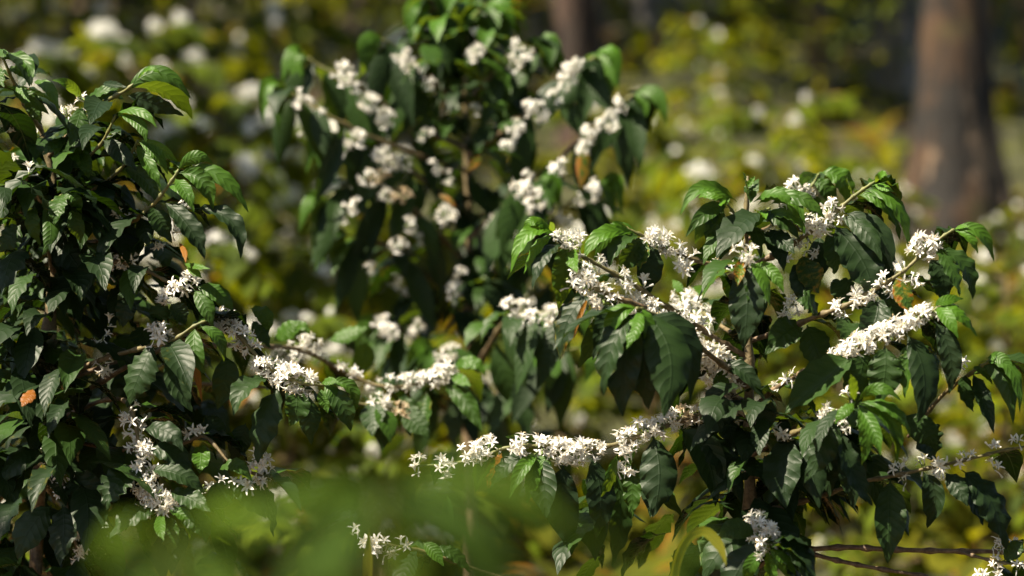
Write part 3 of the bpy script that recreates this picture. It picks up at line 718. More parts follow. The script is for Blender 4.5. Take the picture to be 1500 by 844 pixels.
# ------------------------------------------------------------------ the shaded bush on the left
lb = Bush('dark shaded coffee bush filling the left edge with a hanging white flower strand', base_at(60, 3.75), 33)
lb.stem([(40, 1380, 3.75), (50, 900, 3.75), (62, 640, 3.74), (74, 450, 3.74), (84, 300, 3.74), (60, 190, 3.74), (40, 130, 3.72)], [0.013, 0.011, 0.0095, 0.008, 0.006, 0.004, 0.0022])
lb.branch([(70, 230, 3.74), (110, 190, 3.68), (150, 152, 3.63), (185, 132, 3.6), (206, 112, 3.6)], green=.9,
    flowers=[(136, 168, 2), (98, 168, 2), (100, 172, 1), (128, 152, 1)],
    leaves=[(186, 136, 280, 146, 30, .35, .1, 0, {'m': (232, 112), 'r': .2}), (186, 140, 270, 170, 34, 0, .2, 0, {'m': (225, 148), 'r': -.2, 'up': -.2}), (200, 118, 238, 112, 12, .9, 0, .2, {'m': (220, 100)}), (122, 152, 75, 118, 18, .6, 0, 0, {'m': (104, 124)}), (126, 152, 176, 130, 20, .3, .2, 0, {'m': (148, 132)}),
            (120, 156, 102, 214, 36, .15, .1, 0, {'m': (112, 184), 'r': .2}), (128, 150, 182, 146, 26, .05, .1, 0, {'m': (155, 138)}), (150, 122, 186, 128, 14, 0, 0, 0, {})], fill=5)
lb.branch([(78, 290, 3.74), (120, 240, 3.66), (150, 208, 3.62), (170, 168, 3.6)], green=.9, r0=.003,
    leaves=[(170, 166, 230, 188, 18, .65, 0, 0, {'m': (204, 164)}), (172, 168, 214, 210, 20, .5, 0, 0, {'m': (200, 184)}), (150, 205, 200, 250, 34, 0, .5, 0, {'m': (180, 220)}), (98, 200, 62, 228, 24, .25, .2, 0, {'m': (76, 212)}), (98, 200, 80, 235, 20, .4, 0, 0, {}), (112, 214, 130, 262, 28, .3, .1, 0, {'m': (124, 236)}), (104, 214, 118, 240, 18, .6, 0, 0, {})], fill=6)
lb.branch([(86, 300, 3.74), (140, 276, 3.68), (180, 244, 3.62), (202, 206, 3.6)], green=.9, r0=.003,
    leaves=[(202, 208, 246, 256, 22, .6, 0, 0, {'m': (230, 222)}), (200, 212, 236, 276, 24, .5, 0, 0, {'m': (222, 240)}), (204, 206, 262, 240, 22, .7, 0, 0, {'m': (236, 216)}), (180, 246, 232, 300, 32, .1, .1, 0, {'m': (212, 266)}), (160, 262, 150, 330, 40, 0, .3, 0, {})], fill=5)
lb.branch([(84, 372, 3.74), (150, 350, 3.68), (200, 320, 3.62), (226, 298, 3.58), (252, 264, 3.57), (262, 248, 3.57)], green=.9,
    flowers=[(276, 304, 1), (252, 342, 2), (228, 354, 2), (176, 320, 2), (158, 326, 1)],
    leaves=[(260, 250, 312, 240, 24, .5, .3, 0, {'m': (286, 228), 'up': .1}), (264, 252, 364, 312, 32, .5, 0, 0, {'m': (320, 260), 'r': .3}), (262, 254, 312, 308, 34, .35, 0, 0, {'m': (298, 266)}), (256, 262, 284, 312, 24, .5, 0, 0, {'m': (274, 278)}), (246, 274, 282, 300, 18, .6, 0, 0, {'m': (266, 280)}),
            (284, 306, 352, 380, 34, 0, .25, .05, {'m': (336, 326), 'r': .4}), (240, 296, 300, 380, 44, 0, .1, .1, {'m': (280, 330), 'r': .2}), (224, 302, 252, 356, 40, .05, .4, .1, {'m': (232, 326)}), (206, 318, 218, 362, 34, 0, .2, 0, {}), (180, 332, 196, 386, 40, 0, .1, .1, {'m': (192, 356)})], fill=8)
lb.branch([(60, 190, 3.74), (40, 160, 3.66), (20, 120, 3.6), (4, 84, 3.58)], green=.9,
    leaves=[(0, 86, 46, 126, 26, .45, .1, 0, {'m': (32, 92), 'r': .3}), (-8, 74, 14, 84, 18, .3, .1, 0, {}), (-4, 96, 6, 128, 22, .3, .4, 0, {}), (18, 126, 44, 150, 16, .7, 0, 0, {}), (48, 120, 86, 164, 22, .5, 0, 0, {'m': (68, 132)}), (18, 132, 72, 168, 28, .3, 0, 0, {}), (40, 140, 60, 182, 30, .2, 0, 0, {}), (12, 100, 42, 118, 18, .5, 0, 0, {})], flowers=[(16, 180, 2), (24, 188, 1), (52, 200, 1), (18, 240, 1)], fill=8)
lb.branch([(76, 400, 3.74), (68, 340, 3.64), (70, 305, 3.58), (92, 284, 3.54)], green=.9, r0=.003,
    flowers=[(42, 258, 1), (86, 342, 2), (110, 352, 1)],
    leaves=[(52, 300, 60, 360, 28, .3, .1, 0, {'m': (44, 328), 'r': -.3}), (62, 302, 62, 374, 30, .3, .1, 0, {'m': (72, 338), 'r': .4}), (92, 284, 80, 330, 32, .25, 0, 0, {'m': (84, 304)}), (94, 284, 116, 314, 24, .4, 0, .2, {'m': (110, 294)}), (104, 304, 118, 358, 28, .2, .05, 0, {'m': (116, 330)}), (90, 345, 132, 410, 54, 0, .8, 0, {'m': (108, 372), 'up': .7}), (0, 330, 24, 298, 20, .6, 0, .2, {}), (30, 330, 0, 370, 50, .1, .1, 0, {})], fill=8)
lb.branch([(78, 420, 3.74), (130, 400, 3.68), (168, 384, 3.62), (205, 392, 3.6), (240, 410, 3.58), (276, 428, 3.57)], green=.4,
    flowers=[(164, 384, 3), (178, 380, 2), (190, 384, 3), (150, 372, 1), (246, 432, 3), (238, 434, 2), (274, 414, 3), (268, 422, 2), (160, 404, 1)],
    leaves=[(284, 420, 342, 458, 34, .35, .1, 0, {'m': (322, 428), 'r': .4}), (284, 424, 312, 480, 32, .3, .05, 0, {'m': (298, 448), 'r': 0}), (270, 386, 308, 394, 14, .6, .2, 0, {}), (274, 392, 296, 408, 14, .6, 0, 0, {}), (232, 444, 228, 474, 42, .08, .7, .05, {'m': (234, 458), 'up': .6}), (250, 445, 272, 476, 34, .02, .5, .3, {}), (210, 400, 172, 440, 36, .05, .4, 0, {'up': .8}), (190, 436, 180, 480, 36, 0, .6, .1, {}), (262, 355, 272, 385, 10, .5, 0, .9, {})], fill=8)
lb.branch([(80, 560, 3.74), (140, 530, 3.68), (200, 512, 3.6), (250, 500, 3.56), (284, 478, 3.55), (302, 470, 3.55)], green=.8,
    flowers=[(232, 492, 3), (240, 498, 3), (158, 478, 1), (150, 496, 2), (166, 530, 1), (155, 535, 2)],
    leaves=[(226, 506, 186, 598, 62, .03, .55, 0, {'m': (200, 546), 'r': -.3, 'up': .6}), (258, 506, 282, 604, 42, .02, .3, 0, {'m': (264, 556), 'r': .1}), (286, 480, 300, 548, 34, .4, 0, 0, {'m': (288, 514), 'r': -.1}), (292, 478, 328, 530, 26, .4, 0, 0, {'m': (318, 496), 'r': .5}), (330, 520, 318, 600, 50, .05, .55, .05, {'m': (330, 558), 'r': .1, 'd': 3.6}), (250, 496, 275, 520, 26, .1, .3, 0, {}), (270, 500, 296, 590, 14, .5, 0, .9, {'d': 3.6}), (200, 480, 215, 510, 50, .02, .6, 0, {'d': 3.62})], fill=8)
lb.branch([(82, 600, 3.74), (180, 540, 3.7), (260, 500, 3.66), (315, 474, 3.62), (348, 490, 3.59), (382, 528, 3.58), (410, 548, 3.57), (445, 562, 3.56), (480, 564, 3.56)], green=.8,
    flowers=[(328, 466, 3), (340, 480, 4), (352, 488, 4), (350, 502, 2), (366, 508, 2), (384, 534, 3), (394, 536, 4), (402, 530, 2), (418, 554, 4), (432, 558, 4), (444, 562, 3), (428, 546, 3)],
    leaves=[(476, 562, 516, 612, 26, .4, 0, 0, {'m': (510, 572), 'r': .4}), (474, 564, 502, 602, 26, .45, 0, 0, {'m': (490, 578), 'r': .2}), (478, 566, 514, 632, 36, .12, 0, 0, {'m': (500, 596), 'r': .1}), (452, 578, 456, 652, 36, .06, 0, 0, {'m': (450, 612), 'r': .2, 'up': .1}), (470, 562, 496, 560, 16, .6, 0, 0, {}), (470, 570, 480, 606, 22, .5, 0, 0, {}),
            (410, 566, 378, 680, 56, .02, .85, 0, {'m': (386, 618), 'r': -.4, 'up': .7}), (430, 572, 424, 624, 44, .15, .5, .1, {'m': (432, 596), 'r': .3, 'up': .8}), (394, 556, 342, 610, 46, .05, .9, .1, {'m': (362, 570), 'r': -.4, 'up': .8}), (366, 452, 392, 490, 30, .3, .8, .2, {'d': 3.66, 'm': (385, 464)}), (370, 470, 396, 510, 28, .1, .1, .1, {'d': 3.66})], fill=5, away=1)
lb.branch([(84, 560, 3.76), (250, 510, 3.85), (395, 508, 4.0), (450, 516, 4.08), (510, 548, 4.1), (560, 566, 4.1), (610, 562, 4.1), (650, 548, 4.1), (664, 540, 4.1)], green=.5, r0=.004,
    flowers=[(410, 522, 3), (442, 502, 3), (454, 502, 3), (436, 528, 2), (472, 526, 1), (500, 535, 1), (516, 544, 2), (545, 560, 2), (570, 562, 2), (590, 560, 2), (612, 560, 3), (640, 552, 3), (650, 545, 3)],
    leaves=[(662, 542, 712, 552, 26, .55, 0, 0, {'m': (690, 532), 'r': .3}), (660, 548, 690, 566, 20, .6, 0, 0, {}), (650, 562, 706, 634, 34, .2, .6, 0, {'m': (680, 594), 'r': -.5}), (625, 575, 620, 640, 36, .2, .6, .4, {}), (590, 578, 600, 640, 40, .1, .6, 0, {}), (420, 500, 455, 490, 28, .5, 0, 0, {'m': (438, 482)}), (400, 500, 440, 470, 30, .5, 0, 0, {}), (540, 500, 520, 560, 40, .6, 0, 0, {'d': 4.3}), (480, 500, 540, 480, 30, .5, 0, 0, {'d': 4.3})], fill=8, away=1)
lb.branch([(250, 560, 3.86), (420, 570, 4.0), (520, 590, 4.05), (580, 600, 4.05)], flowers=[(565, 598, 3), (590, 604, 3), (556, 590, 2)], leaves=[(570, 604, 560, 660, 46, .05, .5, 0, {}), (592, 600, 628, 640, 40, .1, .7, .2, {}), (540, 590, 545, 640, 44, .05, .2, 0, {})], fill=6, r0=.003)
# the hanging white strand
lb.branch([(72, 620, 3.74), (140, 590, 3.64), (180, 586, 3.58), (196, 610, 3.56), (203, 650, 3.55), (210, 690, 3.54), (222, 728, 3.53), (236, 752, 3.53)], green=.6, r0=.0035,
    flowers=[(190, 604, 2), (196, 616, 2), (200, 630, 2), (206, 642, 2), (196, 656, 2), (208, 660, 3), (214, 668, 2), (204, 680, 2), (216, 690, 2), (206, 700, 2), (210, 716, 3), (216, 724, 3), (226, 728, 4), (232, 738, 4), (222, 740, 3), (242, 742, 3)],
    leaves=[(238, 750, 240, 792, 20, .45, 0, 0, {'m': (236, 772), 'dt': 3.46}), (244, 748, 278, 790, 26, .4, 0, 0, {'m': (268, 760), 'r': .4}), (246, 752, 250, 815, 40, .15, 0, 0, {'m': (250, 784)}), (236, 752, 222, 800, 30, .3, 0, 0, {}), (250, 748, 302, 796, 40, .02, .3, 0, {'m': (290, 764), 'r': .5}), (232, 748, 160, 790, 50, .02, .4, .1, {'m': (196, 752), 'r': -.4, 'up': .8}),
            (205, 690, 156, 748, 60, .03, .4, .1, {'m': (172, 712), 'r': -.3, 'up': .6}), (220, 690, 300, 724, 44, .02, .6, 0, {'m': (262, 692), 'up': 1}), (212, 660, 282, 690, 40, .02, .3, 0, {'m': (250, 664), 'up': .9}), (208, 630, 268, 662, 42, 0, .3, 0, {'m': (246, 630)}), (250, 720, 308, 750, 40, .05, .5, 0, {'up': .9})], fill=6)
lb.branch([(70, 560, 3.72), (74, 610, 3.66), (82, 660, 3.62), (92, 710, 3.6), (104, 770, 3.58), (118, 822, 3.58)], green=.2, r0=.003,
    flowers=[(90, 694, 1), (94, 704, 2), (94, 722, 1), (98, 668, 1), (100, 776, 2), (108, 778, 2), (116, 808, 3), (120, 822, 2), (56, 662, 1), (70, 680, 1)],
    leaves=[(68, 676, -10, 720, 54, .02, .4, 0, {'m': (30, 672), 'up': .8}), (76, 740, 26, 820, 62, .02, .2, .2, {'m': (44, 776), 'r': -.2}), (92, 740, 88, 830, 60, 0, .1, .2, {}), (110, 690, 150, 760, 60, 0, .1, .1, {}), (120, 600, 100, 680, 62, .02, .5, 0, {'up': .5}), (36, 505, 34, 540, 32, .3, 0, 0, {'fold': .3}), (78, 500, 74, 540, 40, .2, 0, 0, {}), (48, 570, 32, 596, 24, 0, 0, 1.0, {'d': 3.46})], fill=8)
lb.branch([(80, 640, 3.74), (180, 660, 3.66), (260, 652, 3.62), (300, 640, 3.6), (340, 680, 3.58), (390, 700, 3.58)], green=.3, r0=.0035,
    flowers=[(286, 632, 1), (298, 632, 1), (344, 712, 1), (368, 714, 2), (378, 676, 3), (386, 690, 2), (390, 702, 2), (318, 712, 2), (300, 720, 1)],
    leaves=[(296, 650, 292, 694, 32, .55, .5, .2, {'m': (294, 672), 'up': .3}), (320, 690, 370, 706, 26, .25, .6, .1, {'m': (346, 680), 'up': 1}), (345, 715, 300, 745, 44, .02, .4, 0, {}), (340, 700, 390, 760, 50, 0, .2, 0, {}), (300, 610, 330, 660, 40, 0, .2, .1, {'d': 3.66}), (360, 620, 340, 680, 40, 0, .2, 0, {'d': 3.64})], fill=10)
# the dark inside of the bush
for k in range(430):
    px = lb.rng.triangular(-140, 330, 40); py = lb.rng.uniform(170, 900)
    if px > 190 + 0.30 * (py - 170): continue
    d = lb.rng.uniform(3.66, 4.15)
    p = V(at(px, py, d))
    lb.autoleaf(p, nrm(V((lb.rng.uniform(-.4, 1), lb.rng.uniform(-.6, .4), lb.rng.uniform(-.3, .3)))), (.1, .15), .2, tone=lb.rng.choice((0, 0, 0, .1, .2)))
for k in range(60):
    py = lb.rng.uniform(110, 560)
    p = V(at(lb.rng.uniform(-20, 150 + .25 * (py - 110)), py, lb.rng.uniform(3.6, 3.9)))
    lb.autoleaf(p, nrm(V((lb.rng.uniform(-.4, 1), lb.rng.uniform(-.8, .4), lb.rng.uniform(-.2, .3)))), (.09, .14), .2, tone=lb.rng.choice((0, 0, 0, .1)))
for k in range(70):
    p = V(at(lb.rng.uniform(10, 130), lb.rng.uniform(230, 760), lb.rng.uniform(3.52, 3.68)))
    lb.autoleaf(p, nrm(V((lb.rng.uniform(-1, 1), lb.rng.uniform(-.8, .1), lb.rng.uniform(-.3, .3)))), (.09, .15), 0, tone=lb.rng.choice((0, 0, 0, .1)))
lb.done()

# ------------------------------------------------------------------ the soft-focus bush in the middle
mb = Bush('tall coffee bush out of focus in the middle with drooping leaves and flower balls', base_at(690, 4.95), 45, (10, 4))
DM = 4.95
mb.cscale = .86
mb.stem([(692, 1300, DM), (690, 900, DM), (689, 600, DM), (688, 380, DM), (684, 200, DM), (676, 60, DM), (664, -60, DM)], [0.013, 0.012, 0.010, 0.0085, 0.006, 0.004, 0.002])
def mleaves(bush, b, pts, spots, L=(62, 128), tone=(0, .15), w=(34, 46)):
    pix = np.array([bush.pix(p) for p in pts])
    for (x, y) in spots:
        dx = bush.rng.choice((-1, 1)) * bush.rng.uniform(6, 58)
        bush.leaf(b, pix, x, y, x + dx, y + bush.rng.uniform(*L), bush.rng.uniform(*w), bush.rng.uniform(*tone), bush.rng.choice((.1, .5, .8, 1.0)), bush.rng.choice((0, 0, 0, .25)), {'up': bush.rng.uniform(.2, 1.0), 'r': bush.rng.uniform(-1, .7)})  # high film values paint the grey sheen of sunlit leaves
def mbranch(pts, fl, tipdir=1, hang=6, fill=7):
    rng = mb.rng
    ex, ey = pts[-1][0], pts[-1][1]
    d = pts[-1][2]
    fl = [(x + rng.uniform(-9, 9), y + rng.uniform(-7, 9), k if rng.random() < .6 else max(1, k - 2), pts[len(pts) // 2][2] - .13 - rng.uniform(0, .06)) for (x, y, k) in fl if rng.random() < .85]
    tips = [(ex, ey, ex + tipdir * rng.uniform(28, 48), ey + rng.uniform(35, 62), 26, rng.uniform(.5, .8), 0, 0, {'m': (ex + tipdir * rng.uniform(20, 30), ey + rng.uniform(-14, 4))}),
            (ex, ey, ex + tipdir * rng.uniform(6, 24), ey + rng.uniform(50, 75), 28, rng.uniform(.35, .7), 0, 0, {'m': (ex + tipdir * rng.uniform(10, 20), ey + rng.uniform(8, 18))})]
    b = mb.branch(pts, r0=.005, r1=.002, flowers=fl, leaves=tips, fill=fill, fl=(.10, .145), away=.5)
    P = catmull([at(*p) for p in pts], 12)
    n = len(P)
    spots = []
    for k in range(hang):
        q = mb.pix(P[min(n - 2, 3 + int(k * (n - 4) / max(1, hang - 1)))])
        spots.append((q[0] + rng.uniform(-8, 8), q[1] + rng.uniform(0, 8)))
    mleaves(mb, b, P, spots)
mbranch([(680, 90, DM), (668, 50, DM - .05), (645, 20, DM - .1), (632, 8, DM - .1)], [], -1, 3, 3)
mbranch([(676, 70, DM), (690, 30, DM - .05), (712, 8, DM - .1)], [(700, 45, 2)], 1, 3, 3)
mbranch([(672, 20, DM), (664, -10, DM - .08), (655, -30, DM - .1)], [], -1, 2, 2)
mbranch([(670, 0, DM), (690, -20, DM), (715, -20, DM)], [], 1, 3, 2)
mbranch([(684, 150, DM), (640, 125, DM - .1), (605, 92, DM - .15), (575, 66, DM - .18), (560, 58, DM - .2)], [(592, 80, 4), (598, 92, 4), (606, 104, 4), (614, 112, 3), (632, 126, 4), (690, 76, 4), (684, 86, 3)], -1)
mbranch([(686, 220, DM), (620, 190, DM - .1), (560, 152, DM - .15), (505, 115, DM - .2), (470, 98, DM - .2), (450, 84, DM - .2)], [(496, 108, 4), (506, 116, 4), (518, 122, 4), (536, 146, 4), (544, 150, 4), (568, 166, 4), (562, 178, 4), (445, 146, 4)], -1, 7)
mbranch([(686, 250, DM), (590, 220, DM - .2), (500, 180, DM - .3), (440, 145, DM - .3), (420, 130, DM - .3)], [(470, 165, 2)], -1, 6)
mbranch([(688, 320, DM), (620, 262, DM - .15), (560, 226, DM - .2), (515, 205, DM - .25), (490, 200, DM - .25)], [(508, 204, 4), (520, 208, 4), (512, 222, 3), (548, 222, 4), (556, 228, 3), (574, 238, 4), (568, 246, 3), (590, 240, 3)], -1, 6)
mbranch([(688, 390, DM), (630, 330, DM - .15), (570, 275, DM - .2), (520, 268, DM - .25), (480, 290, DM - .25)], [(540, 258, 3), (560, 268, 5), (570, 280, 5), (595, 290, 5), (510, 304, 4), (518, 310, 4)], -1, 6)
mbranch([(688, 460, DM), (620, 400, DM - .1), (550, 350, DM - .2), (510, 345, DM - .2)], [(575, 362, 3), (654, 314, 4), (650, 322, 3), (560, 340, 3), (545, 385, 3)], -1, 6)
mbranch([(682, 150, DM), (720, 112, DM - .1), (752, 82, DM - .15), (776, 64, DM - .15), (790, 58, DM - .15)], [(756, 76, 4), (764, 80, 4), (748, 94, 4), (752, 100, 3)], 1, 5)
mbranch([(684, 230, DM), (740, 190, DM - .12), (795, 145, DM - .2), (835, 108, DM - .22), (862, 90, DM - .22), (872, 82, DM - .22)], [(836, 98, 4), (846, 102, 4), (828, 114, 4), (808, 132, 4), (818, 134, 4), (786, 154, 4), (788, 164, 3), (755, 175, 3), (760, 185, 3)], 1, 7)
mbranch([(686, 330, DM), (770, 275, DM - .12), (840, 215, DM - .2), (885, 175, DM - .25), (915, 148, DM - .25), (930, 138, DM - .25)], [(914, 144, 3), (906, 158, 4), (900, 164, 4), (888, 180, 4), (880, 184, 4), (858, 200, 4), (862, 212, 3), (868, 265, 3), (866, 275, 3)], 1, 8)
mbranch([(688, 350, DM), (730, 310, DM - .2), (765, 278, DM - .3), (790, 262, DM - .3)], [(766, 256, 4), (760, 272, 4), (772, 282, 4), (780, 290, 4), (776, 270, 4), (800, 240, 3), (812, 246, 3)], 1, 5)
mbranch([(688, 430, DM), (760, 370, DM - .1), (830, 300, DM - .15), (880, 270, DM - .2)], [(815, 305, 3), (822, 316, 3)], 1, 7)
mbranch([(688, 520, DM), (760, 450, DM - .1), (830, 400, DM - .1)], [], 1, 6)
mbranch([(688, 560, DM), (720, 500, DM - .4), (750, 462, DM - .65), (790, 458, DM - .75), (815, 462, DM - .75)], [(742, 442, 3), (750, 448, 4), (762, 456, 4), (772, 462, 3), (780, 466, 3), (798, 468, 4), (806, 462, 3)], 1, 5)
mbranch([(689, 640, DM), (740, 560, DM - .3), (800, 520, DM - .4), (850, 510, DM - .4)], [(880, 540, 3), (870, 545, 3)], 1, 6)
mbranch([(689, 640, DM), (640, 560, DM - .1), (600, 490, DM - .2), (560, 480, DM - .2)], [(555, 475, 4), (560, 482, 4), (595, 478, 4), (605, 486, 3)], -1, 6)
mbranch([(689, 560, DM), (650, 520, DM - .3), (650, 510, DM - .4), (640, 515, DM - .45)], [(648, 518, 4), (655, 510, 4), (640, 528, 4)], -1, 4)
# browned leaves among the green
mst = mb.root_stem
for (a, b_, c, d_, w, y) in ((856, 214, 852, 280, 26, .62), (704, 228, 684, 252, 13, .6), (642, 285, 668, 304, 9, .7)):
    mb.leaf(mst, None, a, b_, c, d_, w, .2, 0, y, {'d': DM - .35})
for (x, y, k) in ((470, 170, 2), (445, 200, 2), (560, 250, 2), (600, 330, 3), (620, 350, 2), (505, 320, 2), (640, 245, 2), (700, 160, 2), (720, 190, 2), (745, 215, 3), (660, 260, 2), (625, 200, 2), (720, 330, 2), (755, 345, 2), (830, 330, 3), (850, 290, 2), (675, 400, 2), (665, 425, 3), (540, 395, 2), (590, 420, 2), (925, 165, 2), (895, 205, 2)):
    put_cluster(mst, at(x, y, DM - mb.rng.uniform(.15, .3)), k, V((1, 0, .2)), mb.rng, .9)
for k in range(120):
    py = mb.rng.uniform(40, 680); px = 690 + mb.rng.uniform(-1, 1) * (40 + py * .16)
    mb.autoleaf(V(at(px, py, DM + mb.rng.uniform(-.15, .3))), nrm(V((mb.rng.uniform(-1, 1), mb.rng.uniform(-.6, .6), .1))), (.11, .15), .3)
for k in range(36):
    mb.autoleaf(V(at(688 + mb.rng.uniform(-30, 30), mb.rng.uniform(70, 470), DM - mb.rng.uniform(.03, .25))), nrm(V((mb.rng.uniform(-1, 1), mb.rng.uniform(-1, 0), .1))), (.09, .14), 0, tone=mb.rng.choice((0, 0, .1, .3)))
for k in range(34):
    mb.autoleaf(V(at(672 + mb.rng.uniform(-50, 55), mb.rng.uniform(-30, 110), DM - mb.rng.uniform(-.1, .3))), nrm(V((mb.rng.uniform(-1, 1), mb.rng.uniform(-.8, .3), .2))), (.09, .13), .2, tone=mb.rng.uniform(.1, .7))
mb.done()

# ------------------------------------------------------------------ background
def tag_structure(o): o['kind'] = 'structure'; return o

# hillside: one sheet, fine where it is seen
g = Geo()
xs = np.concatenate([np.linspace(-60, -9, 18)[:-1], np.linspace(-9, 9, 91), np.linspace(9, 60, 18)[1:]])
ys = np.concatenate([np.linspace(-20, 0, 9)[:-1], np.linspace(0, 26, 131), np.linspace(26, 80, 28)[1:]])
pts = [(x, y, ground_z(x, y)) for y in ys for x in xs]
nx = len(xs)
fs = [(j * nx + i, j * nx + i + 1, (j + 1) * nx + i + 1, (j + 1) * nx + i) for j in range(len(ys) - 1) for i in range(nx - 1)]
g.add(pts, fs)
tag_structure(g.obj('hillside', [M['ground']]))

def small_leaf(g, B, di, L, w, droop, hint, tone, dust_sheen=0, yel=0, rng=RNG, nu=4, nv=2, wavy=.6):
    B = V(B); di = nrm(V(di))
    C = B + di * L * .5
    T = C + nrm(di * .6 + V((0, 0, -droop))) * L * .52
    leaf(g, B, C, T, w, hint, tone, dust_sheen, yel, nu, nv, rng, wavy=wavy)

# low weeds and fallen leaves over the slope
wr = random.Random(5)
g = Geo()
for k in range(2200):
    y = wr.uniform(4.6, 11) if k < 1100 else wr.uniform(9, 24)
    x = wr.uniform(-.26, .26) * y
    if mnoise.noise(Vector((x * .8, y * .8, 7.7))) < -0.12 and k % 3: continue
    if y < 7.8 and x < .1 and k % 5: continue
    B = (x, y, ground_z(x, y) - .01)
    s = 1 + y / 22
    for q in range(wr.choice((2, 3, 4))):
        an = wr.uniform(0, 2 * PI)
        di = V((math.cos(an), math.sin(an), wr.uniform(.5, 2.4)))
        small_leaf(g, B, di, wr.uniform(.10, .26) * s, wr.uniform(.03, .10) * s, wr.uniform(.1, 1.2), V((0, -.3, 1)) + di * .3, wr.random(), 0, wr.choice((0, 0, 0, 0, 0, 0, 0, .3, .6)), wr, 3, 2)
for k in range(420):
    y = wr.uniform(5.2, 8.6); x = wr.uniform(-.30, .08) * y
    an = wr.uniform(0, 2 * PI)
    small_leaf(g, (x, y, ground_z(x, y) + .012), (math.cos(an), math.sin(an), .15), wr.uniform(.09, .15), wr.uniform(.04, .06), .2, V((0, 0, 1)), .9, 0, wr.uniform(.7, 1), wr, 3, 2)
o = g.obj('undergrowth', [M['weed']]); o['kind'] = 'stuff'; o['label'] = 'yellow green weeds covering the slope'

def bush_proto(seed, H, nb, spread, flowers, young, blen=(.35, .6)):
    rng = random.Random(seed)
    st, fo, cl = Geo(), Geo(), []
    P = catmull([(0, 0, 0), (rng.uniform(-.03, .03), rng.uniform(-.03, .03), H * .5), (0.02, 0, H * .97)], 12)
    tube(st, P, [.018, .013, .004], 7, 0, .3, .05, rng)
    for b in range(nb):
        f = (b + .5) / nb
        z = H * (.16 + .82 * f)
        an = b * 2.399 + rng.uniform(-.4, .4)
        Lb = spread * (1.05 - .62 * f) * rng.uniform(.75, 1.15)
        d = V((math.cos(an), math.sin(an), 0))
        B = V((0.01, 0, z))
        pts = catmull([B, B + d * Lb * .5 + V((0, 0, Lb * .30)), B + d * Lb + V((0, 0, Lb * rng.uniform(-.1, .35)))], 10)
        tube(st, pts, [.005, .002], 4, 0, .6, 0, rng)
        for i in range(2, 11):
            t = nrm(pts[i] - pts[i - 1])
            for sg in (-1, 1):
                if rng.random() < .12: continue
                side = nrm(np.cross(t, V((0, 0, 1)))) * sg
                di = nrm(side * rng.uniform(.5, 1) + t * rng.uniform(.2, .8) + V((0, 0, rng.uniform(-.3, .3))))
                L = rng.uniform(.13, .20) * (1 if i < 9 else .7)
                tone = rng.uniform(0, .35) if i < 9 else rng.uniform(.5, 1)
                if rng.random() < young: tone = rng.uniform(.5, 1)
                small_leaf(fo, pts[i], di, L, L * rng.uniform(.38, .48), rng.uniform(.4, 1.7), V((0, 0, .9)) + di * .6, tone, rng.choice((0, 0, .4)), rng.choice((0,) * 12 + (.4, .6)), rng, 5, 2)
            if rng.random() < flowers and i < 10:
                cl.append((pts[i] + V((0, 0, .025)), t))
        for q in range(2):
            small_leaf(fo, pts[-1], nrm(pts[-1] - pts[-2]) + V([rng.uniform(-.6, .6) for _ in range(3)]), .09, .035, .3, V((0, 0, 1)), rng.uniform(.6, 1), 0, 0, rng)
    stm = st.mesh('stem', [M['twig']]); fom = fo.mesh('foliage', [M['leaf_far']])
    return stm, fom, cl

PROTO = [bush_proto(101, 1.25, 19, .60, .33, .15), bush_proto(102, 1.45, 20, .68, .28, .15), bush_proto(103, 1.05, 15, .55, .36, .3), bush_proto(104, 1.2, 18, .62, .14, .6), bush_proto(105, 1.3, 20, .6, .36, .15)]
frng = random.Random(77)
def far_cluster(rng):
    g = Geo()
    for i in range(13):
        d = nrm(V([rng.gauss(0, 1), rng.gauss(0, 1), rng.gauss(.35, 1)]))
        a, b, _ = frame_of(d)
        c = d * rng.uniform(.012, .024)
        for k in range(5):
            th = k * 1.2566 + rng.random() * .3
            r = a * math.cos(th) + b * math.sin(th); s = -a * math.sin(th) + b * math.cos(th)
            e = c + (r * .9 + d * .35) * .014
            g.add([c - s * .001, c + s * .001, e + s * .0022, e - s * .0022], [(0, 1, 2, 3)], None, (0, rng.random(), 0, 0))
    return g.mesh('flower_cluster', [M['petal']], smooth=False)
FCL = [far_cluster(frng) for _ in range(5)]

def far_bush(px, d, k, scale, rot, label):
    rng = random.Random(int(px * 7 + d * 100))
    b = base_at(px, d)
    r = thing('coffee_bush', label, 'coffee bush', b, 'coffee bushes in flower')
    r.rotation_euler = (rng.uniform(-.08, .08), rng.uniform(-.08, .08), rot); r.scale = (scale,) * 3
    stm, fom, cl = PROTO[k]
    for nm, me in (('stem', stm), ('foliage', fom)):
        o = bpy.data.objects.new(nm, me); COL.objects.link(o); o.parent = r
    for (p, t) in cl:
        o = bpy.data.objects.new('flower_cluster', rng.choice(FCL)); COL.objects.link(o); o.parent = r
        o.location = Vector(p); o.rotation_euler = (rng.uniform(-.5, .5), rng.uniform(-.5, .5), rng.uniform(0, 6.28))
        s = rng.uniform(.75, 1.3); o.scale = (s, s, s)
    return r

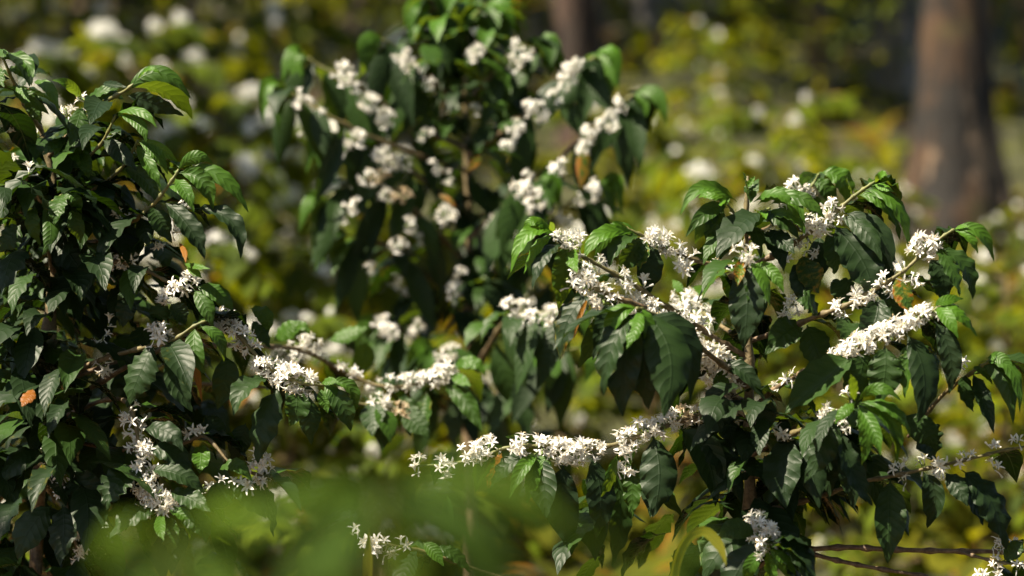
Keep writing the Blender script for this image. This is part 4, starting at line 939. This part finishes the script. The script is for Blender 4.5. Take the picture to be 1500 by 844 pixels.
far_bush(330, 7.2, 0, 1.05, .4, 'blurred coffee bush with white blossom blotches between the shaded bush and the tall middle one')
far_bush(120, 6.6, 1, 1.0, 1.9, 'blurred coffee bush rising behind the upper leaves of the dark left bush')
far_bush(-60, 6.0, 4, 1.0, 2.9, 'blurred coffee bush cut by the left edge behind the dark bush')
far_bush(470, 8.6, 4, 1.0, 4.1, 'blurred bright bush just behind the left shoulder of the tall middle bush')
far_bush(230, 9.5, 4, 1.1, 5.2, 'blurred blossoming bush higher up the slope above the dark left bush')
far_bush(20, 9.0, 0, 1.15, 0.7, 'blurred bush in the top left corner speckled with pale blossom')
far_bush(400, 11.5, 1, 1.15, 3.3, 'blurred bush far up the slope at the top left of the tall middle bush')
far_bush(140, 12.5, 0, 1.2, 2.2, 'blurred bush farthest up the slope near the top left')
far_bush(590, 10.5, 0, 1.0, 1.2, 'blurred bush directly behind the crown of the tall middle bush')
far_bush(1060, 9.0, 2, 1.0, 1.0, 'bright yellow green bush with pale blossom behind the top of the sharp right bush')
far_bush(1165, 9.6, 3, .95, 2.5, 'bright leafy bush standing between the pale thin trunk and the big barked tree')
far_bush(960, 8.2, 2, .9, 3.6, 'blurred blossoming bush low between the tall middle bush and the sharp right bush')
far_bush(1330, 7.6, 0, .70, 4.4, 'low blurred bush with pale blossom in front of the big barked tree')
far_bush(1460, 7.0, 3, .72, 5.1, 'low blurred bush cut by the right edge below the big barked tree')
far_bush(820, 7.0, 0, .8, .9, 'blurred low bush behind the lower leaves of the tall middle bush')
far_bush(560, 6.4, 2, .72, 5.6, 'low blurred bush with round pale blossoms left of the middle stem')
far_bush(1240, 6.4, 3, .55, 2.0, 'small blurred bush in the gap under the sharp right bush')
far_bush(1030, 12.6, 3, .8, .2, 'pale leafy bush up the slope left of the thin grey trunk')

far_bush(1130, 7.4, 0, .72, 1.4, 'blurred blossoming bush right behind the leafy crown of the sharp right bush')
far_bush(1270, 9.8, 4, .62, 3.0, 'blurred blossoming bush left of the foot of the big barked tree')
far_bush(880, 9.6, 3, .95, 2.0, 'bright leafy bush seen just right of the tall middle bush under the thin trunks')
far_bush(1490, 9.6, 1, .5, 0.3, 'dim blurred bush cut by the right edge beside the big barked tree')
far_bush(250, 6.3, 0, .85, 2.6, 'blurred blossoming bush hugging the right side of the shaded left bush')
far_bush(440, 6.2, 4, .66, 4.9, 'low blurred bush under the left side of the tall middle bush')

# shrubs without blossom that close the view up the slope
def shrub(px, d, H, W, label, tone, seed, dens=1.0):
    rng = random.Random(seed)
    b = base_at(px, d)
    r = thing('leafy_shrub', label, 'shrub', b, 'leafy shrubs up the slope')
    st, fo = Geo(), Geo()
    for k in range(7):
        an = rng.uniform(0, 6.28); rr = W * rng.uniform(.1, .45)
        tip = V((math.cos(an) * rr, math.sin(an) * rr, H * rng.uniform(.55, 1)))
        P = catmull([(0, 0, 0), tip * V((.4, .4, .55)), tip], 8)
        tube(st, P, [.02, .006], 5, 0, .2, 0, rng)
        for q in range(int(95 * dens)):
            f = rng.uniform(.3, 1.0)
            c = P[min(8, int(f * 8))] + V([rng.gauss(0, W * .17), rng.gauss(0, W * .17), rng.gauss(0, H * .10)])
            if c[2] < .05: c[2] = rng.uniform(.05, .3)
            di = V([rng.gauss(0, 1), rng.gauss(0, 1), rng.gauss(.1, .6)])
            L = rng.uniform(.10, .20)
            small_leaf(fo, c, di, L, L * rng.uniform(.35, .5), rng.uniform(.2, 1.1), V((0, 0, 1)) + nrm(di) * .4, min(1, max(0, rng.gauss(tone, .25))), 0, rng.choice((0,) * 11 + (.5,)), rng, 3, 2)
    s = st.obj('stem', [M['twig']], origin=(0, 0, 0)); f = fo.obj('foliage', [M['leaf_tree']], origin=(0, 0, 0))
    for o in (s, f): o.parent = r; o.location = (0, 0, 0)
shrub(700, 17.0, 2.4, 2.4, 'dark shrub on the slope behind the tall middle bush and the brown trunk', .2, 1)
shrub(890, 20.0, 2.8, 2.8, 'yellow green shrub at the top between the brown trunk and the grey trunk', .9, 2)
shrub(1075, 20.0, 2.8, 3.0, 'yellow green shrub at the top right of the grey trunk', .95, 3)
shrub(1200, 15.0, 2.2, 2.2, 'dim shrub at the top between the grey trunk and the big barked tree', .35, 4)
shrub(1290, 18.0, 3.0, 2.6, 'dark tall shrub at the top just left of the big barked tree', .25, 5)
shrub(1520, 16.0, 3.4, 3.0, 'dark shrub at the right edge behind the big barked tree', .15, 6, 1.3)
shrub(300, 14.0, 2.6, 2.6, 'dark green shrub at the top left beyond the coffee bushes', .2, 7)
shrub(500, 16.5, 2.8, 3.0, 'yellow green shrub at the top beyond the left shoulder of the middle bush', .8, 8)
shrub(60, 13.5, 2.8, 3.0, 'dark shrub in the far top left corner', .2, 9)
shrub(1420, 20.0, 3.2, 3.0, 'shrub farthest up the slope behind the big barked tree', .5, 10)
shrub(760, 20.0, 3.2, 3.4, 'shrub farthest up the slope behind the brown trunk', .5, 11)

# trees
def tree(px, d, r0, H, bark, label, seed, crown_r, crown_h, lean=(0, 0), flare=1.0, nleaf=3200, tone=.3, cz=.62):
    rng = random.Random(seed)
    b = base_at(px, d)
    r = thing('shade_tree', label, 'tree', b, 'shade trees on the slope')
    g = Geo()
    n, sides = 40, 28
    P = np.array([(lean[0] * (z / H) + .05 * math.sin(z * 1.1 + seed), lean[1] * (z / H) + .04 * math.sin(z * .9 + 2 * seed), z) for z in np.linspace(-.3, H, n)])
    pts = []
    for i, p in enumerate(P):
        f = i / (n - 1); z = p[2]
        fl = 1 + flare * math.exp(-max(z, 0) * 2.3)
        for j in range(sides):
            a = 2 * PI * j / sides
            rr = r0 * (1 - .62 * f) * fl * (1 + .16 * mnoise.noise(Vector((math.cos(a) * 1.6, math.sin(a) * 1.6, z * .5 + seed))) + .16 * mnoise.noise(Vector((math.cos(a) * 4.5, math.sin(a) * 4.5, z * 1.1 + seed))) * min(1, r0 / .12) + (.22 * (fl - 1) * math.sin(a * 4 + seed)))
            pts.append(p + V((math.cos(a) * rr, math.sin(a) * rr, 0)))
    fs = [(i * sides + j, i * sides + (j + 1) % sides, (i + 1) * sides + (j + 1) % sides, (i + 1) * sides + j) for i in range(n - 1) for j in range(sides)]
    g.add(pts, fs)
    o = g.obj('trunk', [M[bark]], origin=(0, 0, 0)); o.parent = r; o.location = (0, 0, 0)
    li, fo = Geo(), Geo()
    ends = []
    for k in range(9):
        z = H * rng.uniform(cz - .1, .97); an = k * 2.4 + rng.uniform(-.4, .4)
        i0 = min(n - 1, int((z + .3) / (H + .3) * (n - 1)))
        e = P[i0] + V((math.cos(an), math.sin(an), 0)) * crown_r * rng.uniform(.5, 1) + V((0, 0, crown_h * rng.uniform(.0, .5)))
        Q = catmull([P[i0], (P[i0] + e) / 2 + V((0, 0, .25)), e], 8)
        tube(li, Q, [r0 * .4, r0 * .1], 6, rng=rng)
        for q in (4, 6, 7, 8): ends.append(Q[q])
    for k in range(nleaf):
        c = rng.choice(ends) + V([rng.gauss(0, crown_r * .16), rng.gauss(0, crown_r * .16), rng.gauss(0, crown_h * .12)])
        di = V([rng.gauss(0, 1), rng.gauss(0, 1), rng.gauss(-.1, .5)])
        L = rng.uniform(.2, .32)
        small_leaf(fo, c, di, L, L * .45, rng.uniform(.2, 1), V((0, 0, 1)) + nrm(di) * .3, min(1, max(0, rng.gauss(tone, .2))), 0, 0, rng, 2, 2)
    o = li.obj('limb', [M[bark]], origin=(0, 0, 0)); o.parent = r; o.location = (0, 0, 0)
    o = fo.obj('crown', [M['leaf_tree']], origin=(0, 0, 0)); o.parent = r; o.location = (0, 0, 0)
    return r
def unseen_canopy(x, y, H, R_, Hc, label, seed, n=1300, z0=.5):  # trees out of view; all but the first added to shape the light
    rng = random.Random(seed)
    b = Vector((x, y, ground_z(x, y) - .02))
    r = thing('shade_tree', label, 'tree', b, 'shade trees on the slope')
    t = Geo(); li = Geo(); fo = Geo()
    P = catmull([(0, 0, 0), (.1, .05, H * .5), (0, .1, H)], 16)
    tube(t, P, [.16, .12, .05], 12, jit=.05, rng=rng)
    o = t.obj('trunk', [M['bark_brown']], origin=(0, 0, 0)); o.parent = r; o.location = (0, 0, 0)
    ends = []
    for k in range(11):
        f = rng.uniform(z0, 1.0); i0 = int(f * 16); an = k * 2.4
        e = P[i0] + V((math.cos(an), math.sin(an), 0)) * R_ * rng.uniform(.45, 1) + V((0, 0, Hc * rng.uniform(0, .4)))
        Q = catmull([P[i0], (P[i0] + e) / 2 + V((0, 0, .2)), e], 8)
        tube(li, Q, [.05, .012], 5, rng=rng); ends += [Q[3], Q[5], Q[6], Q[7], Q[8]]
    for k in range(n):
        c = rng.choice(ends) + V([rng.gauss(0, R_ * .15), rng.gauss(0, R_ * .15), rng.gauss(0, Hc * .10)])
        di = V([rng.gauss(0, 1), rng.gauss(0, 1), rng.gauss(-.1, .4)])
        L = rng.uniform(.26, .44)
        small_leaf(fo, c, di, L, L * .5, rng.uniform(.2, 1), V((0, 0, 1)) + nrm(di) * .3, min(1, max(0, rng.gauss(.3, .2))), 0, 0, rng, 2, 2)
    o = li.obj('limb', [M['bark_brown']], origin=(0, 0, 0)); o.parent = r; o.location = (0, 0, 0)
    o = fo.obj('crown', [M['leaf_tree']], origin=(0, 0, 0)); o.parent = r; o.location = (0, 0, 0)
unseen_canopy(-4.02, 2.85, 4.9, .85, 1.5, 'broad leaved tree left of the picture that shades the dark left bush', 31, 760, .7)
unseen_canopy(-4.2, 6.6, 5.2, 1.0, 1.6, 'slim added shading tree left of the picture a little up the slope', 46, 520, .6)  # this and the next three: added so their crowns dapple the slope darker
unseen_canopy(-4.8, 10.0, 6.2, 2.4, 2.0, 'added shading tree up the slope left of the picture', 43, 1400, .5)
unseen_canopy(-4.9, 13.5, 6.8, 2.3, 2.0, 'added shading tree higher up the slope left of the picture', 44, 1400, .5)
unseen_canopy(-5.2, 17.0, 6.8, 2.3, 2.0, 'added shading tree highest up the slope left of the picture', 45, 1200, .5)
unseen_canopy(-9.0, 0.5, 7.6, 2.2, 2.4, 'added sky blocking tree well off to the left of the dark left bush', 41, 1800, .1)  # this and the next: added to close off low sky on the left
unseen_canopy(-9.0, 6.5, 7.8, 2.4, 2.4, 'added sky blocking tree farther up and well off to the left', 42, 1800, .1)
unseen_canopy(-1.5, -3.2, 6.5, 2.8, 3.0, 'added sky blocking tree behind the viewer on the left', 32, 2200, .12)  # from here on: added to block sky from behind, overhead and right
unseen_canopy(2.0, -2.2, 7.5, 3.2, 3.0, 'added sky blocking tree behind the viewer on the right', 33, 2600, .12)
unseen_canopy(2.2, 1.4, 7.8, 3.2, 1.6, 'tall added sky blocking tree right of the viewer', 36, 2400, .6)
unseen_canopy(3.0, 5.0, 7.6, 3.4, 1.8, 'tall added sky blocking tree right of the sharp right bush outside the picture', 34, 2600, .45)
unseen_canopy(3.4, 2.6, 4.2, 1.9, 2.6, 'low added sky blocking tree close by on the right outside the picture', 37, 1500, .15)
unseen_canopy(4.4, 9.0, 7.5, 3.2, 2.6, 'added sky blocking tree farther up on the right outside the picture', 35, 1800, .4)
tree(1396, 12.0, .175, 9.0, 'bark_big', 'big old tree at right with reddish bark coloured in sun dapple and a flared foot', 3, 3.0, 2.2, (.35, .2), 0.95, 3600)
tree(955, 18.0, .085, 8.0, 'bark_grey', 'thin pale grey trunk standing up the slope right of the tall middle bush', 5, 1.6, 1.6, (.1, .1), .2, 1300, .5)
tree(838, 14.5, .13, 8.0, 'bark_brown', 'dim reddish brown trunk just right of the top of the tall middle bush', 8, 2.0, 1.8, (-.1, .1), .3, 1800)
tree(1318, 16.0, .10, 8.0, 'bark_grey', 'slim leaning trunk just left of the big barked tree', 12, 1.8, 1.8, (-.5, .1), .3, 1500)
tree(620, 17.0, .12, 8.5, 'bark_brown', 'dark trunk far up the slope behind the crown of the middle bush', 14, 2.4, 2.0, (.2, .1), .3, 2200)
tree(205, 18.5, .12, 8.5, 'bark_brown', 'dark trunk far up the slope at the top left', 17, 2.4, 2.0, (.2, .1), .3, 2200)

# the blurred sapling right under the lens and two grass blades
fr = thing('leafy_sapling', 'very blurred green sapling leaves close to the lens along the bottom edge', 'sapling', Vector((-.05, 1.1, ground_z(0, 1.1) - .02)))
frng2 = random.Random(9)
sg = Geo()
foot = Vector((-.05, 1.1, ground_z(0, 1.1) - .02))
def sap(branch_pts, leaves_):
    g = Geo()
    P = catmull([foot] + [at(*p) for p in branch_pts], 14)
    tube(g, P, [.006, .003, .0015], 6, .6, 1, 0, frng2)
    b = g.obj('branch', [M['twig']], fr, origin=foot)
    for (bx, by, tx, ty, w, d, tone, mx, my) in leaves_:
        g = Geo()
        B, T = at(bx, by, d), at(tx, ty, d - .04); mm = at(mx, my, d - .03)
        leaf(g, B, 2 * mm - .5 * (B + T), T, w * KPX * d, -F * .7 + U * .9 + R * frng2.uniform(-.3, .3), tone, 0, 0, 14, 6, frng2)
        g.obj('leaf', [M['leaf_sap']], b, origin=B)
M['leaf_sap'] = leaf_material('sapling_leaf', (0.004, 0.016, 0.003), (0.050, 0.095, 0.004), (0.014, 0.05, 0.003), (0.28, 0.38, 0.01), (0.015, 0.035, 0.006), tfac=0.3, rough=0.5, spec=0.1)
sap([(590, 1400, 1.34), (560, 950, 1.32), (560, 722, 1.29)], [(560, 722, 860, 812, 74, 1.28, .45, 705, 724), (560, 722, 340, 800, 70, 1.28, .4, 450, 732), (560, 722, 760, 860, 66, 1.27, .2, 680, 765), (560, 722, 420, 880, 66, 1.27, .25, 470, 790), (560, 722, 500, 930, 62, 1.26, .3, 500, 810), (560, 722, 700, 930, 62, 1.26, .1, 672, 820), (560, 725, 590, 650, 46, 1.30, .3, 588, 690), (570, 760, 810, 910, 56, 1.30, .45, 710, 810), (550, 760, 390, 910, 56, 1.30, .2, 450, 810), (562, 740, 590, 960, 52, 1.27, .6, 585, 850)])
sap([(300, 1400, 1.36), (250, 1000, 1.34), (255, 800, 1.30)], [(255, 800, 140, 852, 48, 1.30, 1, 190, 776), (255, 800, 390, 804, 48, 1.30, 1, 335, 752), (255, 800, 195, 960, 58, 1.27, .3, 205, 880), (255, 800, 350, 930, 58, 1.27, .4, 322, 860)])  # first two leaves toned bright to paint dappled sun highlights
sap([(900, 1400, 1.36), (930, 1050, 1.34), (945, 850, 1.32)], [(945, 850, 850, 762, 62, 1.32, .4, 895, 805), (945, 850, 1045, 800, 54, 1.32, .4, 1000, 812), (945, 850, 860, 930, 58, 1.28, .2, 885, 870), (945, 850, 1010, 930, 58, 1.28, .4, 990, 880)])

def blade(pts, w, label):
    P = [at(*p) for p in pts]
    b = base_at(pts[0][0], pts[0][2])
    C = np.array(catmull([b] + P, 24))
    g = Geo(); n = len(C)
    tg = rows(np.gradient(C, axis=0)); s = rows(np.cross(tg, V(-F)[None, :]))
    f = np.linspace(0, 1, n); ww = w * np.minimum(1, (1.0 - f) * 5 + .03) * (.6 + .4 * f)
    pts3 = np.stack([C - s * ww[:, None], C + V(-F) * -.002, C + s * ww[:, None]], 1).reshape(-1, 3)
    uv = np.stack([np.repeat(f, 3) * .02, np.tile([0, .5, 1], n)], 1)
    g.add(pts3, grid_faces(n - 1, 2), uv, (.85, .5, 0, 0))
    o = g.obj('grass_blade', [M['weed']], origin=b)
    tag(o, label, 'grass blade', 'grass blades')
blade([(542, 1000, 3.25), (538, 860, 3.2), (541, 775, 3.2)], .007, 'straight pale grass blade standing upright at the bottom left of centre')
blade([(985, 1000, 3.35), (985, 870, 3.3), (1000, 800, 3.28), (1030, 778, 3.26), (1054, 800, 3.24), (1064, 830, 3.22)], .008, 'arched green grass blade bent over beside the low white flower spike')
# low flowering twig behind the sapling

# ------------------------------------------------------------------ daylight
SUN = Vector((-0.55, -0.18, 0.81)).normalized()
el = math.asin(SUN.z); az = math.atan2(SUN.x, SUN.y)
w = bpy.data.worlds.new('World'); SC.world = w; w.use_nodes = True
nt = w.node_tree; nt.nodes.clear()
out = nt.nodes.new('ShaderNodeOutputWorld'); bg = nt.nodes.new('ShaderNodeBackground'); sky = nt.nodes.new('ShaderNodeTexSky')
sky.sky_type = 'NISHITA'; sky.sun_disc = False; sky.sun_elevation = el; sky.sun_rotation = az
bg.inputs[1].default_value = 0.05
nt.links.new(sky.outputs[0], bg.inputs[0]); nt.links.new(bg.outputs[0], out.inputs[0])
sd = bpy.data.lights.new('sun', 'SUN'); sd.energy = 5.0; sd.angle = math.radians(0.5); sd.color = (1.0, 0.89, 0.69)
so = bpy.data.objects.new('sun', sd); COL.objects.link(so)
so.rotation_euler = SUN.to_track_quat('Z', 'Y').to_euler(); so.location = (-6, 0, 12)
SC.view_settings.view_transform = 'Standard'; SC.view_settings.look = 'None'
SC.view_settings.exposure = 1.7; SC.view_settings.gamma = 1.0
SC.view_settings.use_curve_mapping = False
SC.cycles.max_bounces = 6; SC.cycles.diffuse_bounces = 2; SC.cycles.glossy_bounces = 2; SC.cycles.transmission_bounces = 3
SC.cycles.use_denoising = True
